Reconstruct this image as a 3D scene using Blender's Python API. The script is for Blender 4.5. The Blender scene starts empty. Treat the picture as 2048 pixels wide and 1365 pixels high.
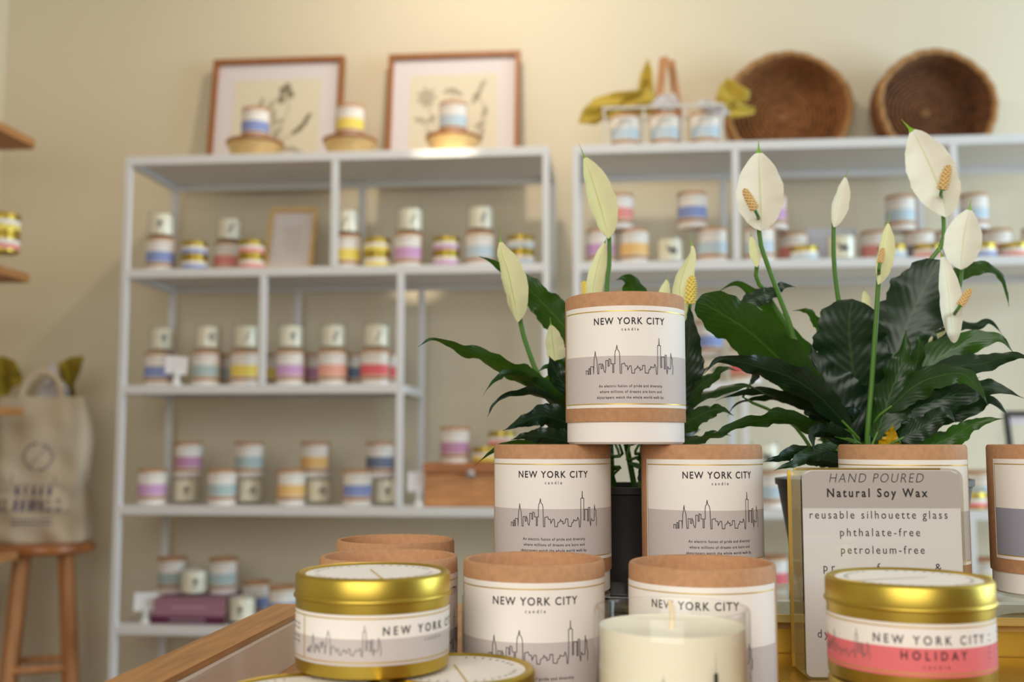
import bpy, math, random
from mathutils import Vector, Matrix
rnd = random.Random(7)
SC = bpy.context.scene
COL = SC.collection
PI = math.pi

# ------------------------------------------------------------------ camera
FPX, W, H = 2176.0, 2048, 1365
YAW, PITCH = math.radians(5.5), math.atan((885 - 682.5) / 2176.0)
CAM = Vector((0, 0, 1.02))
cd = bpy.data.cameras.new('camera'); cam = bpy.data.objects.new('camera', cd); COL.objects.link(cam)
cam.location = CAM
cam.rotation_euler = (PI / 2 + PITCH, 0, YAW)
cd.sensor_width = 36; cd.lens = FPX / W * 36
cd.clip_start = 0.05
cd.dof.use_dof = True; cd.dof.focus_distance = 0.755; cd.dof.aperture_fstop = 38.25 / 6.2
SC.camera = cam
ROT = cam.rotation_euler.to_matrix()

# ------------------------------------------------------------------ world, lights, exposure
SC.view_settings.view_transform = 'Standard'; SC.view_settings.look = 'None'
SC.view_settings.gamma = 1; SC.view_settings.exposure = 0.07
wd = bpy.data.worlds.new('world'); SC.world = wd; wd.use_nodes = True
bg = wd.node_tree.nodes['Background']; bg.inputs[0].default_value = (1.0, 0.83, 0.58, 1); bg.inputs[1].default_value = 0.20

def area(name, loc, aim, size, power, color, sy=None, spread=None):
    l = bpy.data.lights.new(name, 'AREA'); l.energy = power; l.color = color
    l.shape = 'RECTANGLE'; l.size = size; l.size_y = sy or size
    if spread: l.spread = spread
    o = bpy.data.objects.new(name, l); COL.objects.link(o); o.location = loc
    o.rotation_euler = (Vector(aim) - Vector(loc)).to_track_quat('-Z', 'Y').to_euler()
    return o
area('window_daylight', (3.6, 1.9, 1.7), (0.3, 2.6, 1.1), 2.2, 108, (0.64, 0.85, 1.0), 1.8)
area('front_fill', (-0.25, -1.15, 1.75), (0.1, 0.8, 0.98), 1.7, 34, (1.0, 0.97, 0.93), 1.3)  # added fill light behind the camera, brightens the fronts of the labels
area('ceiling_lamp', (-0.40, 2.62, 2.93), (-0.40, 3.3, 1.2), 0.14, 11, (1.0, 0.85, 0.68))
sp = bpy.data.lights.new('shelf_spotlight', 'SPOT'); sp.energy = 260; sp.color = (1.0, 0.86, 0.66); sp.spot_size = math.radians(5); sp.spot_blend = 0.5; sp.shadow_soft_size = 0.03
so_ = bpy.data.objects.new('shelf_spotlight', sp); COL.objects.link(so_); so_.location = (0.1, 1.3, 2.9)

# ------------------------------------------------------------------ pixel -> room helpers
def ray(px, py):
    return ROT @ Vector(((px - W / 2) / FPX, -(py - H / 2) / FPX, -1.0))
def P(px, py, d): return CAM + ray(px, py) * d
def atY(px, py, Y):
    r = ray(px, py); return CAM + r * ((Y - CAM.y) / r.y)
def atZ(px, py, Z):
    r = ray(px, py); return CAM + r * ((Z - CAM.z) / r.z)

# ------------------------------------------------------------------ materials
def lin(c):
    return tuple(((v / 255) / 12.92 if v / 255 <= 0.04045 else ((v / 255 + 0.055) / 1.055) ** 2.4) for v in c) + (1,)
MATS = {}
def mat(name, rgb, rough=0.6, metal=0.0, noise=None, spec=None, bump=None, trans=None, coat=0):
    if name in MATS: return MATS[name]
    m = bpy.data.materials.new(name); m.use_nodes = True; nt = m.node_tree; N = nt.nodes; L = nt.links
    b = N['Principled BSDF']; b.inputs['Roughness'].default_value = rough; b.inputs['Metallic'].default_value = metal
    b.inputs['Base Color'].default_value = lin(rgb)
    if spec is not None: b.inputs['Specular IOR Level'].default_value = spec
    if coat: b.inputs['Coat Weight'].default_value = coat
    if noise or bump:
        tc = N.new('ShaderNodeTexCoord'); mp = N.new('ShaderNodeMapping'); L.new(tc.outputs['Object'], mp.inputs[0])
        tx = N.new('ShaderNodeTexNoise'); L.new(mp.outputs[0], tx.inputs['Vector'])
        sc, amt, stretch = noise or (bump[0], 0, (1, 1, 1))
        mp.inputs['Scale'].default_value = stretch
        tx.inputs['Scale'].default_value = sc; tx.inputs['Detail'].default_value = 6
        if noise:
            cr = N.new('ShaderNodeValToRGB'); c = lin(rgb)
            cr.color_ramp.elements[0].position = 0.3; cr.color_ramp.elements[1].position = 0.7
            cr.color_ramp.elements[0].color = tuple(v * (1 - amt) for v in c[:3]) + (1,)
            cr.color_ramp.elements[1].color = tuple(min(1, v * (1 + amt * 0.7)) for v in c[:3]) + (1,)
            L.new(tx.outputs['Fac'], cr.inputs[0]); L.new(cr.outputs[0], b.inputs['Base Color'])
        if bump:
            bp = N.new('ShaderNodeBump'); bp.inputs['Strength'].default_value = bump[1]; bp.inputs['Distance'].default_value = bump[2]
            tx2 = N.new('ShaderNodeTexNoise'); tx2.inputs['Scale'].default_value = bump[0]; L.new(mp.outputs[0], tx2.inputs['Vector'])
            L.new(tx2.outputs['Fac'], bp.inputs['Height']); L.new(bp.outputs[0], b.inputs['Normal'])
    if trans:
        t = N.new('ShaderNodeBsdfTranslucent'); t.inputs[0].default_value = lin(trans[0]); mx = N.new('ShaderNodeMixShader')
        mx.inputs[0].default_value = trans[1]; L.new(b.outputs[0], mx.inputs[1]); L.new(t.outputs[0], mx.inputs[2])
        L.new(mx.outputs[0], N['Material Output'].inputs[0])
    MATS[name] = m
    return m
def clear(name, tint=(255, 255, 255), ior=1.45, rough=0.02, amount=1.0):
    if name in MATS: return MATS[name]
    m = bpy.data.materials.new(name); m.use_nodes = True; nt = m.node_tree; N = nt.nodes; L = nt.links
    N.remove(N['Principled BSDF'])
    fr = N.new('ShaderNodeFresnel'); fr.inputs[0].default_value = ior
    t = N.new('ShaderNodeBsdfTransparent'); t.inputs[0].default_value = lin(tint)
    lw = N.new('ShaderNodeLayerWeight'); lw.inputs[0].default_value = .25; mc = N.new('ShaderNodeMix'); mc.data_type = 'RGBA'   # more glass is crossed at the edges
    L.new(lw.outputs['Facing'], mc.inputs[0]); mc.inputs[6].default_value = lin(tint); mc.inputs[7].default_value = tuple(v * .88 for v in lin(tint)[:3]) + (1,)
    L.new(mc.outputs[2], t.inputs[0])
    g = N.new('ShaderNodeBsdfGlossy'); g.inputs['Roughness'].default_value = rough
    ge = N.new('ShaderNodeNewGeometry'); mr = N.new('ShaderNodeMapRange'); L.new(ge.outputs['Backfacing'], mr.inputs[0])
    mr.inputs[3].default_value = ior; mr.inputs[4].default_value = 1 / ior; L.new(mr.outputs[0], fr.inputs[0])
    mu = N.new('ShaderNodeMath'); mu.operation = 'MULTIPLY'; mu.inputs[1].default_value = amount
    mx = N.new('ShaderNodeMixShader'); L.new(fr.outputs[0], mu.inputs[0]); L.new(mu.outputs[0], mx.inputs[0])
    L.new(t.outputs[0], mx.inputs[1]); L.new(g.outputs[0], mx.inputs[2])
    L.new(mx.outputs[0], N['Material Output'].inputs[0]); MATS[name] = m
    return m

KRAFT = mat('kraft_paper', (188, 140, 100), 0.75, noise=(260, 0.13, (1, 1, 1)), bump=(500, 0.12, 0.0004))
CARTON = mat('white_carton', (240, 234, 228), 0.7)
PAPER = mat('label_paper', (240, 234, 226), 0.65)
INK = mat('black_ink', (38, 34, 36), 0.7)
GREYINK = mat('grey_ink', (120, 114, 112), 0.7)
LINEINK = mat('line_ink', (60, 56, 60), 0.7)
FOIL = mat('gold_foil', (214, 180, 84), 0.42, 0.6)
GOLD = mat('gold_tin', (194, 168, 72), 0.38, 1.0, bump=(900, 0.05, 0.0002))
WAX = mat('cream_wax', (255, 249, 228), 0.5)
try:
    WAX.node_tree.nodes['Principled BSDF'].inputs['Subsurface Weight'].default_value = 0.25
    WAX.node_tree.nodes['Principled BSDF'].inputs['Subsurface Radius'].default_value = (0.02, 0.012, 0.006)
except Exception: pass
WICK = mat('cotton_wick', (236, 214, 180), 0.9)
GLASS = clear('clear_glass', (255, 255, 254), amount=0.8)
ACRYL = clear('clear_acrylic', (246, 248, 246), 1.49)
ACRYLEDGE = mat('acrylic_edge', (232, 214, 150), 0.12)
ACRYLEDGE.node_tree.nodes['Principled BSDF'].inputs['Alpha'].default_value = 0.5
WHITE = mat('white_powder_coat', (232, 232, 232), 0.4)
WALL = mat('cream_wall', (228, 217, 192), 0.85, bump=(90, 0.05, 0.002))
OAK = mat('oak', (178, 128, 72), 0.5, noise=(14, 0.28, (14, 0.9, 14)))
OAKX = mat('oak_shelf', (184, 128, 74), 0.5, noise=(10, 0.25, (12, 0.8, 12)))
PINE = mat('pine_stool', (196, 134, 82), 0.45, noise=(9, 0.22, (6, 6, 0.6)))
FRAMEWOOD = mat('walnut_frame', (158, 100, 52), 0.5, noise=(30, 0.2, (6, 1, 1)))
LIGHTWOOD = mat('light_wood', (222, 188, 128), 0.5, noise=(24, 0.2, (1, 5, 5)))
CRATEWOOD = mat('crate_wood', (204, 142, 88), 0.5, noise=(18, 0.3, (0.7, 5, 5)))
BAND = {k: mat('label_band_' + k, v, 0.65) for k, v in dict(
    stone=(200, 190, 186), blue=(140, 156, 208), yellow=(244, 220, 104), lilac=(212, 164, 208), ice=(196, 214, 226),
    coral=(236, 150, 142), sage=(180, 200, 200), peach=(242, 176, 156), red=(236, 108, 116), orange=(240, 196, 124),
    mauve=(200, 146, 180), slate=(118, 128, 152), grey=(150, 150, 164), white=(236, 226, 214), rose=(226, 112, 116)).items()}

# ------------------------------------------------------------------ mesh building
class MB:
    def __init__(s): s.v = []; s.f = []; s.m = []; s.mats = []; s.uv = {}
    def mi(s, m):
        if m not in s.mats: s.mats.append(m)
        return s.mats.index(m)
    def grid(s, rows, m, close=False, uvs=None):
        """rows: list of lists of points"""
        i0 = len(s.v); nr, nc = len(rows), len(rows[0]); k = s.mi(m)
        for r in rows: s.v += [tuple(p) for p in r]
        for i in range(nr - 1):
            for j in range(nc if close else nc - 1):
                a, b = i0 + i * nc + j, i0 + i * nc + (j + 1) % nc
                s.f.append((a, b, b + nc, a + nc)); s.m.append(k)
                if uvs: s.uv[len(s.f) - 1] = [uvs(i, j), uvs(i, j + 1), uvs(i + 1, j + 1), uvs(i + 1, j)]
    def poly(s, pts, m):
        i0 = len(s.v); s.v += [tuple(p) for p in pts]; s.f.append(tuple(range(i0, i0 + len(pts)))); s.m.append(s.mi(m))
    def lathe(s, prof, m, n=48, c=(0, 0, 0), cap=False):
        rows = [[(c[0] + r * math.cos(2 * PI * j / n), c[1] + r * math.sin(2 * PI * j / n), c[2] + z) for j in range(n)] for r, z in prof]
        s.grid(rows, m, close=True)
    def box(s, c, d, m, R=None):
        x, y, z = d[0] / 2, d[1] / 2, d[2] / 2
        pts = [Vector((a * x, b * y, e * z)) for e in (-1, 1) for a, b in ((-1, -1), (1, -1), (1, 1), (-1, 1))]
        if R: pts = [R @ p for p in pts]
        i0 = len(s.v); s.v += [tuple(p + Vector(c)) for p in pts]; k = s.mi(m)
        for f in ((0, 3, 2, 1), (4, 5, 6, 7), (0, 1, 5, 4), (1, 2, 6, 5), (2, 3, 7, 6), (3, 0, 4, 7)):
            s.f.append(tuple(i0 + q for q in f)); s.m.append(k)
    def bar(s, a, b, w, d, m, up=(0, 0, 1)):
        a, b = Vector(a), Vector(b); t = (b - a); L = t.length; t.normalize(); u = Vector(up)
        if abs(t.dot(u)) > 0.95: u = Vector((0, 1, 0))
        x = t.cross(u).normalized(); y = x.cross(t)
        R = Matrix((x, y, t)).transposed()
        s.box((a + b) / 2, (w, d, L), m, R)
    def tube(s, pts, rad, m, n=8, cap=True):
        pts = [Vector(p) for p in pts]; k = len(pts); rows = []; ref = None
        for i, p in enumerate(pts):
            t = (pts[min(i + 1, k - 1)] - pts[max(i - 1, 0)]).normalized()
            if ref is None:
                ref = Vector((0, 0, 1)) if abs(t.z) < 0.9 else Vector((1, 0, 0))
            x = (ref - t * ref.dot(t)).normalized(); ref = x; y = t.cross(x)
            r = rad[i] if isinstance(rad, (list, tuple)) else rad
            rows.append([p + (x * math.cos(2 * PI * j / n) + y * math.sin(2 * PI * j / n)) * r for j in range(n)])
        s.grid(rows, m, close=True)
        if cap: s.poly(list(reversed(rows[0])), m); s.poly(rows[-1], m)
    def patch(s, r, z0, z1, a0, a1, m, n=24):
        """strip on a cylinder about z; angle 0 faces -y, positive to +x"""
        rows = [[(r * math.sin(a0 + (a1 - a0) * j / n), -r * math.cos(a0 + (a1 - a0) * j / n), z) for j in range(n + 1)] for z in (z0, z1)]
        s.grid(rows, m)
    def build(s, name, parent=None, smooth=True, bevel=0, angle=35, solid=0):
        me = bpy.data.meshes.new(name); me.from_pydata(s.v, [], s.f)
        for m in s.mats: me.materials.append(m)
        me.polygons.foreach_set('material_index', s.m)
        if s.uv:
            ul = me.uv_layers.new(name='UVMap')
            for fi, us in s.uv.items():
                for li, u in zip(me.polygons[fi].loop_indices, us): ul.data[li].uv = u
        if smooth:
            me.polygons.foreach_set('use_smooth', [True] * len(me.polygons)); me.set_sharp_from_angle(angle=math.radians(angle))
        me.update()
        o = put(name, me, parent)
        if bevel:
            b = o.modifiers.new('bevel', 'BEVEL'); b.width = bevel; b.segments = 2; b.limit_method = 'ANGLE'
        if solid:
            q = o.modifiers.new('solid', 'SOLIDIFY'); q.thickness = solid; q.offset = 0
        return o
def put(name, me, parent=None, bandmat=None):
    o = bpy.data.objects.new(name, me); COL.objects.link(o)
    if parent: o.parent = parent
    if bandmat is not None:
        o.material_slots[0].link = 'OBJECT'; o.material_slots[0].material = bandmat
    return o
def tag(o, label, cat, group=None, kind=None):
    o['label'] = label; o['category'] = cat
    if group: o['group'] = group
    if kind: o['kind'] = kind
    return o
def thing(name, loc, label, cat, group=None, rz=0, rot=None):
    o = bpy.data.objects.new(name, None); COL.objects.link(o); o.location = loc
    o.rotation_euler = rot or (0, 0, rz); o.empty_display_size = 0.02
    return tag(o, label, cat, group)
def struct(o): o['kind'] = 'structure'; return o

# ------------------------------------------------------------------ printing: text and line art laid on a surface map f(x, z) -> point
TXT = {}
def text_mesh(body, spacing=1.0, shear=0.0, weight=0.0):
    key = (body, spacing, shear, weight)
    if key in TXT: return TXT[key]
    c = bpy.data.curves.new('t', 'FONT'); c.body = body; c.space_character = spacing; c.shear = shear; c.offset = weight
    c.resolution_u = 3
    o = bpy.data.objects.new('t', c); COL.objects.link(o)
    dg = bpy.context.evaluated_depsgraph_get(); m = bpy.data.meshes.new_from_object(o.evaluated_get(dg))
    vs = [(v.co.x, v.co.y) for v in m.vertices]; fs = [tuple(p.vertices) for p in m.polygons]
    bpy.data.objects.remove(o); bpy.data.curves.remove(c); bpy.data.meshes.remove(m)
    TXT[key] = (vs, fs)
    return TXT[key]
def print_text(mb, f, body, cx, cz, w, capz, m, shear=0.0, weight=0.0, align='C'):
    """w = text width, capz = capital height; letter spacing is solved so that both fit"""
    S = capz / 0.70
    def wid(sp):
        v, _ = text_mesh(body, sp, shear, weight); xs = [p[0] for p in v]; return min(xs), max(xs)
    if len(body) > 1:
        a0, a1 = wid(1.0); b0, b1 = wid(1.4); k = ((b1 - b0) - (a1 - a0)) / 0.4
        sp = max(0.8, min(2.2, round(1 + (w / (S * 0.87) - (a1 - a0)) / k, 3)))
    else: sp = 1.0
    v, fs = text_mesh(body, sp, shear, weight); x0, x1 = min(p[0] for p in v), max(p[0] for p in v)
    xo = {'C': (x0 + x1) / 2, 'L': x0}[align]
    sx = S if len(body) < 2 else w / (x1 - x0)
    i0 = len(mb.v); k = mb.mi(m)
    for x, y in v: mb.v.append(tuple(f(cx + (x - xo) * sx, cz + (y - 0.35) * S)))
    for q in fs: mb.f.append(tuple(i0 + e for e in q)); mb.m.append(k)
def print_line(mb, f, pts, w, m, closed=False):
    for i in range(len(pts) - (0 if closed else 1)):
        a, b = Vector(pts[i]), Vector(pts[(i + 1) % len(pts)]); t = (b - a)
        if t.length < 1e-9: continue
        t.normalize(); n = Vector((-t.y, t.x)) * w / 2; a = a - t * w / 2; b = b + t * w / 2
        mb.poly([f(*(a - n)), f(*(b - n)), f(*(b + n)), f(*(a + n))], m)
def print_poly(mb, f, pts, m): mb.poly([f(*p) for p in pts], m)
def print_blob(mb, f, cx, cz, rx, rz, m, rot=0, n=12):
    print_poly(mb, f, [(cx + rx * math.cos(a) * math.cos(rot) - rz * math.sin(a) * math.sin(rot),
                        cz + rx * math.cos(a) * math.sin(rot) + rz * math.sin(a) * math.cos(rot)) for a in [2 * PI * i / n for i in range(n)]], m)
def cylmap(r, a0=0.0):
    return lambda x, z: (r * math.sin(a0 + x / r), -r * math.cos(a0 + x / r), z)
SKY = [(145,1173),(145,1157),(155,1157),(155,1173),(160,1173),(160,1148),(166,1148),(166,1173),(170,1172),(170,1140),(184,1140),(185,1172),(188,1110),(192,1090),(194,1074),(196,1090),(202,1110),(206,1172),(212,1172),(212,1130),(222,1130),(222,1150),(228,1150),(228,1128),(234,1140),(236,1160),(242,1168),(245,1148),(245,1115),(255,1115),(255,1140),(260,1140),(260,1108),(268,1112),(268,1130),(276,1130),(276,1168),(281,1168),(281,1130),(286,1130),(286,1090),(288,1075),(292,1068),(295,1050),(298,1068),(304,1075),(307,1090),(309,1172),(315,1172),(315,1132),(328,1128),(332,1140),(340,1140),(342,1158),(350,1140),(357,1140),(360,1172),(371,1172),(373,1155),(382,1150),(386,1140),(390,1150),(396,1148),(396,1160),(406,1155),(408,1138),(418,1138),(420,1170),(434,1172),(438,1155),(444,1153),(446,1142),(452,1146),(462,1146),(466,1132),(472,1145),(474,1175),(478,1175),(481,1140),(481,1050),(488,1048),(489,1018),(490,1048),(497,1050),(497,1145),(502,1145),(502,1098),(517,1098),(517,1150),(522,1150),(522,1090),(530,1090),(530,1150),(534,1172),(538,1140),(546,1150),(556,1148),(558,1100),(558,1080),(562,1100),(568,1105),(566,1125),(572,1140),(570,1172)]
def skyline(x0, x1, z0, z1):
    return [(x0 + (x - 145) / 427 * (x1 - x0), z0 + (1175 - y) / 157 * (z1 - z0)) for x, y in SKY]

# ------------------------------------------------------------------ candle box (kraft sleeve over a white tube)
RB, HB = 0.0425, 0.104
def box_meshes(hi, open_top=False):
    out = {}
    n = 96 if hi else 32
    b = MB(); b.lathe([(0.0001, 0.0005), (RB - 0.003, 0.0), (RB - 0.0012, 0.0015), (RB - 0.0012, 0.03)], CARTON, n); out['base_tube'] = b
    k = MB(); z0 = 0.145 * HB
    k.lathe([(RB - 0.0014, z0), (RB - 0.0002, z0 + 0.0001), (RB, z0 + 0.0008), (RB, HB - 0.0022), (RB - 0.0006, HB - 0.0006), (RB - 0.0016, HB), (RB - 0.003, HB - 0.0006),
             (RB - 0.0036, HB - 0.002), (RB - 0.0037, HB - 0.0105), (RB - 0.006, HB - 0.011), (0.0001, HB - 0.011)], KRAFT, n); out['sleeve'] = k
    l = MB(); r = RB + 0.0002; zb, zg, zt = 0.236 * HB, 0.574 * HB, 0.903 * HB; aL, aR = -math.radians(79), math.radians(79)
    nn = 64 if hi else 28
    l.patch(r, zb + 0.0022, zg, aL + 0.03, aR - 0.03, BAND['stone'], nn)
    l.patch(r, zg, zt, aL, aR, PAPER, nn)
    l.patch(r, zb, zb + 0.0022, aL, aR, PAPER, nn); l.patch(r, zb + 0.0022, zg, aL, aL + 0.03, PAPER, 2); l.patch(r, zb + 0.0022, zg, aR - 0.03, aR, PAPER, 2)
    rf = r + 0.00015; g0, g1 = zb + 0.0025, zt - 0.0036
    for z in (g0, g1): l.patch(rf, z - 0.0003, z + 0.00035, aL + 0.035, aR - 0.035, FOIL, nn)
    for a in (aL + 0.035, aR - 0.045): l.patch(rf, g0, g1, a, a + 0.01, FOIL, 1)
    if hi:
        f = cylmap(r + 0.00022)
        print_text(l, f, 'NEW YORK CITY', 0, 0.803 * HB, 1.20 * RB, 0.0046, INK, weight=0.014)
        print_text(l, f, 'candle', 0, 0.748 * HB, 0.275 * RB, 0.0020, INK, weight=0.01)
        for s_, z, w in (('An electric fusion of pride and diversity', .378, 1.06), ('where millions of dreams are born and', .341, 1.03), ('skyscrapers watch the whole world walk by.', .304, 1.13)):
            print_text(l, f, s_, 0.01 * RB, z * HB, w * RB, 0.0018, INK, weight=0.012)
        print_line(l, f, skyline(-0.76 * RB, 0.79 * RB, 0.455 * HB, 0.69 * HB), 0.00044, LINEINK)
    else:
        f = cylmap(r + 0.0003)
        for i in range(9):
            if i in (3, 6): continue
            x = (i - 4) * 0.0052; print_poly(l, f, [(x - .0017, .79 * HB), (x + .0017, .79 * HB), (x + .0017, .82 * HB), (x - .0017, .82 * HB)], GREYINK)
    out['label'] = l
    return out
PROTO = {}
def proto(key, maker):
    """meshes of one kind, built once and shared by every instance"""
    if key not in PROTO:
        d = {}
        for nme, mb in maker().items():
            o = mb.build(nme); d[nme] = o.data; bpy.data.objects.remove(o)
        PROTO[key] = d
    return PROTO[key]
def candle_box(loc, band, label, group, rz=0, hi=False):
    d = proto('box_hi' if hi else 'box_lo', lambda: box_meshes(hi))
    t = thing('candle_box', loc, label, 'candle box', group, rz)
    for p in ('base_tube', 'sleeve'): put(p, d[p], t)
    put('label', d['label'], t, BAND[band])
    return t

# ------------------------------------------------------------------ gold tin
RT, HT = 0.0415, 0.0505
def tin_meshes(kind):
    hi = kind != 'lo'; n = 96 if hi else 36
    out = {}
    b = MB(); b.lathe([(0.0001, 0.0), (RT - 0.004, 0.0), (RT - 0.001, 0.001), (RT - 0.0006, 0.003), (RT - 0.0006, 0.0385)], GOLD, n); out['body'] = b
    l = MB(); l.lathe([(RT - 0.0005, 0.0378), (RT + 0.0006, 0.0379), (RT + 0.0009, 0.0387), (RT + 0.0006, 0.0395), (RT, 0.0401), (RT, HT - 0.002), (RT - 0.0007, HT - 0.0007), (RT - 0.002, HT), (RT - 0.0032, HT - 0.0004),
                       (RT - 0.0045, HT - 0.0014), (0.0001, HT - 0.0014)], GOLD, n); out['lid'] = l
    s = MB(); z = HT - 0.0012
    s.lathe([(0.0001, z), (RT - 0.0052, z)], PAPER, n)
    fm = lambda x, y: (x, y, z + 0.0002)
    print_poly(s, fm, [(-0.0005, -RT + .006), (0.0005, -RT + .006), (0.0005, RT - .03), (-0.0005, RT - .03)], FOIL)
    for i in range(40 if hi else 0):
        a = 2 * PI * i / 40
        if i % 10 in (0, 9): continue
        c, q = math.cos(a), math.sin(a); r0, r1, w = RT - 0.0115, RT - 0.0095, 0.0006
        print_poly(s, fm, [(c * r0 - q * w, q * r0 + c * w), (c * r0 + q * w, q * r0 - c * w), (c * r1 + q * w, q * r1 - c * w), (c * r1 - q * w, q * r1 + c * w)], GREYINK)
    out['lid_label'] = s
    k = MB(); r = RT - 0.0004; z0, z1, zg = 0.0075, 0.0325, 0.0207
    if kind == 'holiday': zg = 0.0211
    k.patch(r, z0, zg, -PI, PI, BAND['stone'], n); k.patch(r, zg, z1, -PI, PI, PAPER, n)
    for zz in ((0.0092, 0.0308) if hi else ()): k.patch(r + 0.0002, zz - .0003, zz + .0003, -PI, PI, FOIL, n)
    f = cylmap(r + 0.0003)
    if kind == 'city':
        print_text(k, f, 'NEW YORK CITY', 0, 0.0247, 1.40 * RT, 0.0042, INK, weight=0.01)
        print_text(k, f, 'candle', 0.001, 0.0190, 0.3 * RT, 0.0018, INK)
        print_line(k, f, skyline(-1.76 * RT, -0.72 * RT, 0.0125, 0.0275), 0.0003, GREYINK)
        print_line(k, f, [(-1.83 * RT, 0.0092), (-1.83 * RT, 0.0308)], 0.0006, FOIL)
        for zz in (.0255, .0232, .0190, .0165): print_line(k, f, [(-2.2 * RT, zz), (-1.97 * RT, zz)], 0.0008, GREYINK)
    if kind == 'holiday':
        print_text(k, f, 'NEW YORK CITY', 0, 0.0249, 1.37 * RT, 0.0042, INK, weight=0.01)
        print_text(k, f, 'HOLIDAY', 0.015 * RT, 0.0177, 0.77 * RT, 0.0040, INK, weight=0.012)
        print_text(k, f, 'candle', 0.001, 0.0126, 0.3 * RT, 0.0018, INK)
        print_line(k, f, skyline(-1.65 * RT, -0.73 * RT, 0.0135, 0.0275), 0.0003, GREYINK)
        for zz in (.026, .0232, .0205, .0177, .0150): print_line(k, f, [(0.8 * RT, zz), (1.15 * RT, zz)], 0.0007, GREYINK)
    out['label'] = k
    return out
def face_of(l): return -math.atan2(l[0], l[1])
def tin(loc, band, label, group, rz=0, kind='lo', lid=0.35):
    d = proto('tin_' + kind, lambda: tin_meshes(kind))
    t = thing('candle_tin', loc, label, 'candle tin', group, rz)
    put('body', d['body'], t); put('lid', d['lid'], t); ll = put('lid_label', d['lid_label'], t); ll.rotation_euler = (0, 0, lid - rz + face_of(loc)); put('label', d['label'], t, BAND[band])
    return t

# ------------------------------------------------------------------ glass candle
RG, HG = 0.0395, 0.080
def art(k, f, kind):
    c = 0.036
    if kind == 'dog':
        pts = [(-.017, .046), (-.013, .049), (-.010, .049), (-.007, .044), (.010, .043), (.013, .046), (.016, .047), (.0125, .040), (.013, .033), (.014, .024), (.0115, .024), (.009, .033), (-.002, .034), (-.003, .024), (-.0055, .024), (-.006, .034), (-.010, .038), (-.012, .043), (-.0165, .043)]
        # triangulated as a fan of convex pieces
        print_poly(k, f, [(-.017, .046), (-.013, .049), (-.010, .049), (-.007, .044), (-.012, .042), (-.0165, .043)], INK)
        print_poly(k, f, [(-.007, .044), (.010, .043), (.013, .040), (.013, .033), (.009, .033), (-.002, .034), (-.010, .037), (-.012, .042)], INK)
        print_poly(k, f, [(.010, .043), (.013, .046), (.016, .047), (.013, .040)], INK)
        for x in (-.006, -.003, .0095, .013): print_poly(k, f, [(x - .0013, .024), (x + .0013, .024), (x + .0016, .036), (x - .0016, .036)], INK)
    elif kind == 'sprig':
        print_line(k, f, [(-.006, .018), (0, .036), (.007, .056)], .0008, INK)
        for i, (x, z) in enumerate(((-.004, .025), (-.001, .034), (.003, .043), (.006, .051))):
            for s_ in (-1, 1): print_blob(k, f, x + s_ * .004, z + .002, .0048, .0017, INK, s_ * 0.7 + .3)
    elif kind == 'flower':
        for i in range(7): a = 2 * PI * i / 7; print_blob(k, f, .005 * math.cos(a), .045 + .005 * math.sin(a), .0046, .0023, INK, a)
        print_line(k, f, [(0, .045), (-.002, .018)], .0009, INK)
        for s_ in (-1, 1): print_blob(k, f, s_ * .004 - .001, .027, .0048, .0018, INK, s_ * .6)
    elif kind == 'branch':
        print_line(k, f, [(-.009, .022), (.009, .052)], .0016, INK)
        for i in range(5): t = i / 4; print_blob(k, f, -.009 + .018 * t + .002, .022 + .03 * t, .0042, .0018, INK, 1.8 if i % 2 else .2)
    elif kind == 'posy':
        for i in range(3): print_blob(k, f, (i - 1) * .008, .042 + (i % 2) * .008, .0046, .0046, INK); print_line(k, f, [((i - 1) * .008, .042), (0, .02)], .0008, INK)
        print_blob(k, f, .006, .03, .005, .0016, INK, .7)
    elif kind == 'city':
        s = skyline(-.61 * RG, .83 * RG, 0.012, 0.067)
        s = [(x, z) for x, z in s]
        for a, b in zip(s, s[1:]):
            if abs(b[0] - a[0]) > 1e-6: print_poly(k, f, [(a[0], .008), (b[0], .008), b, a], INK)
def glass_meshes(kind):
    n = 80 if kind == 'city' else 36
    out = {}
    g = MB(); g.lathe([(0.0001, 0), (RG - 0.004, 0), (RG - 0.001, 0.0012), (RG, 0.004), (RG, HG - 0.0012), (RG - 0.0003, HG - 0.0005), (RG - 0.0008, HG), (RG - 0.0016, HG), (RG - 0.0021, HG - 0.0005), (RG - 0.0024, HG - 0.0012), (RG - 0.0024, 0.010), (0.0001, 0.0085)], GLASS, n); out['glass'] = g
    w = MB(); top = 0.0715 if kind == 'city' else 0.071
    w.lathe([(0.0001, 0.0088), (RG - 0.0027, 0.0103), (RG - 0.0027, top), (RG - 0.0045, top - 0.0008), (0.0001, top - 0.0018)], WAX, n); out['wax'] = w
    q = MB(); q.tube([(0, 0, top - 0.002), (0.0005, 0, top + 0.006), (-0.001, 0, top + 0.0115)], 0.0013, WICK, 8); out['wick'] = q
    k = MB(); f0 = cylmap(RG + 0.0002); art(k, f0 if kind in ('city', 'dog') else (lambda x, z: f0(x * .85, .036 + (z - .036) * .85)), kind); out['silhouette_print'] = k
    return out
def glass(loc, kind, label, group, rz=0):
    d = proto('glass_' + kind, lambda: glass_meshes(kind))
    t = thing('glass_candle', loc, label, 'glass candle', group, rz)
    gl = put('glass', d['glass'], t); put('wax', d['wax'], t); put('wick', d['wick'], t); put('silhouette_print', d['silhouette_print'], gl)
    return t

def face(px): return -math.atan((px - W / 2) / FPX) + YAW      # turn a thing towards the camera

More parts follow.
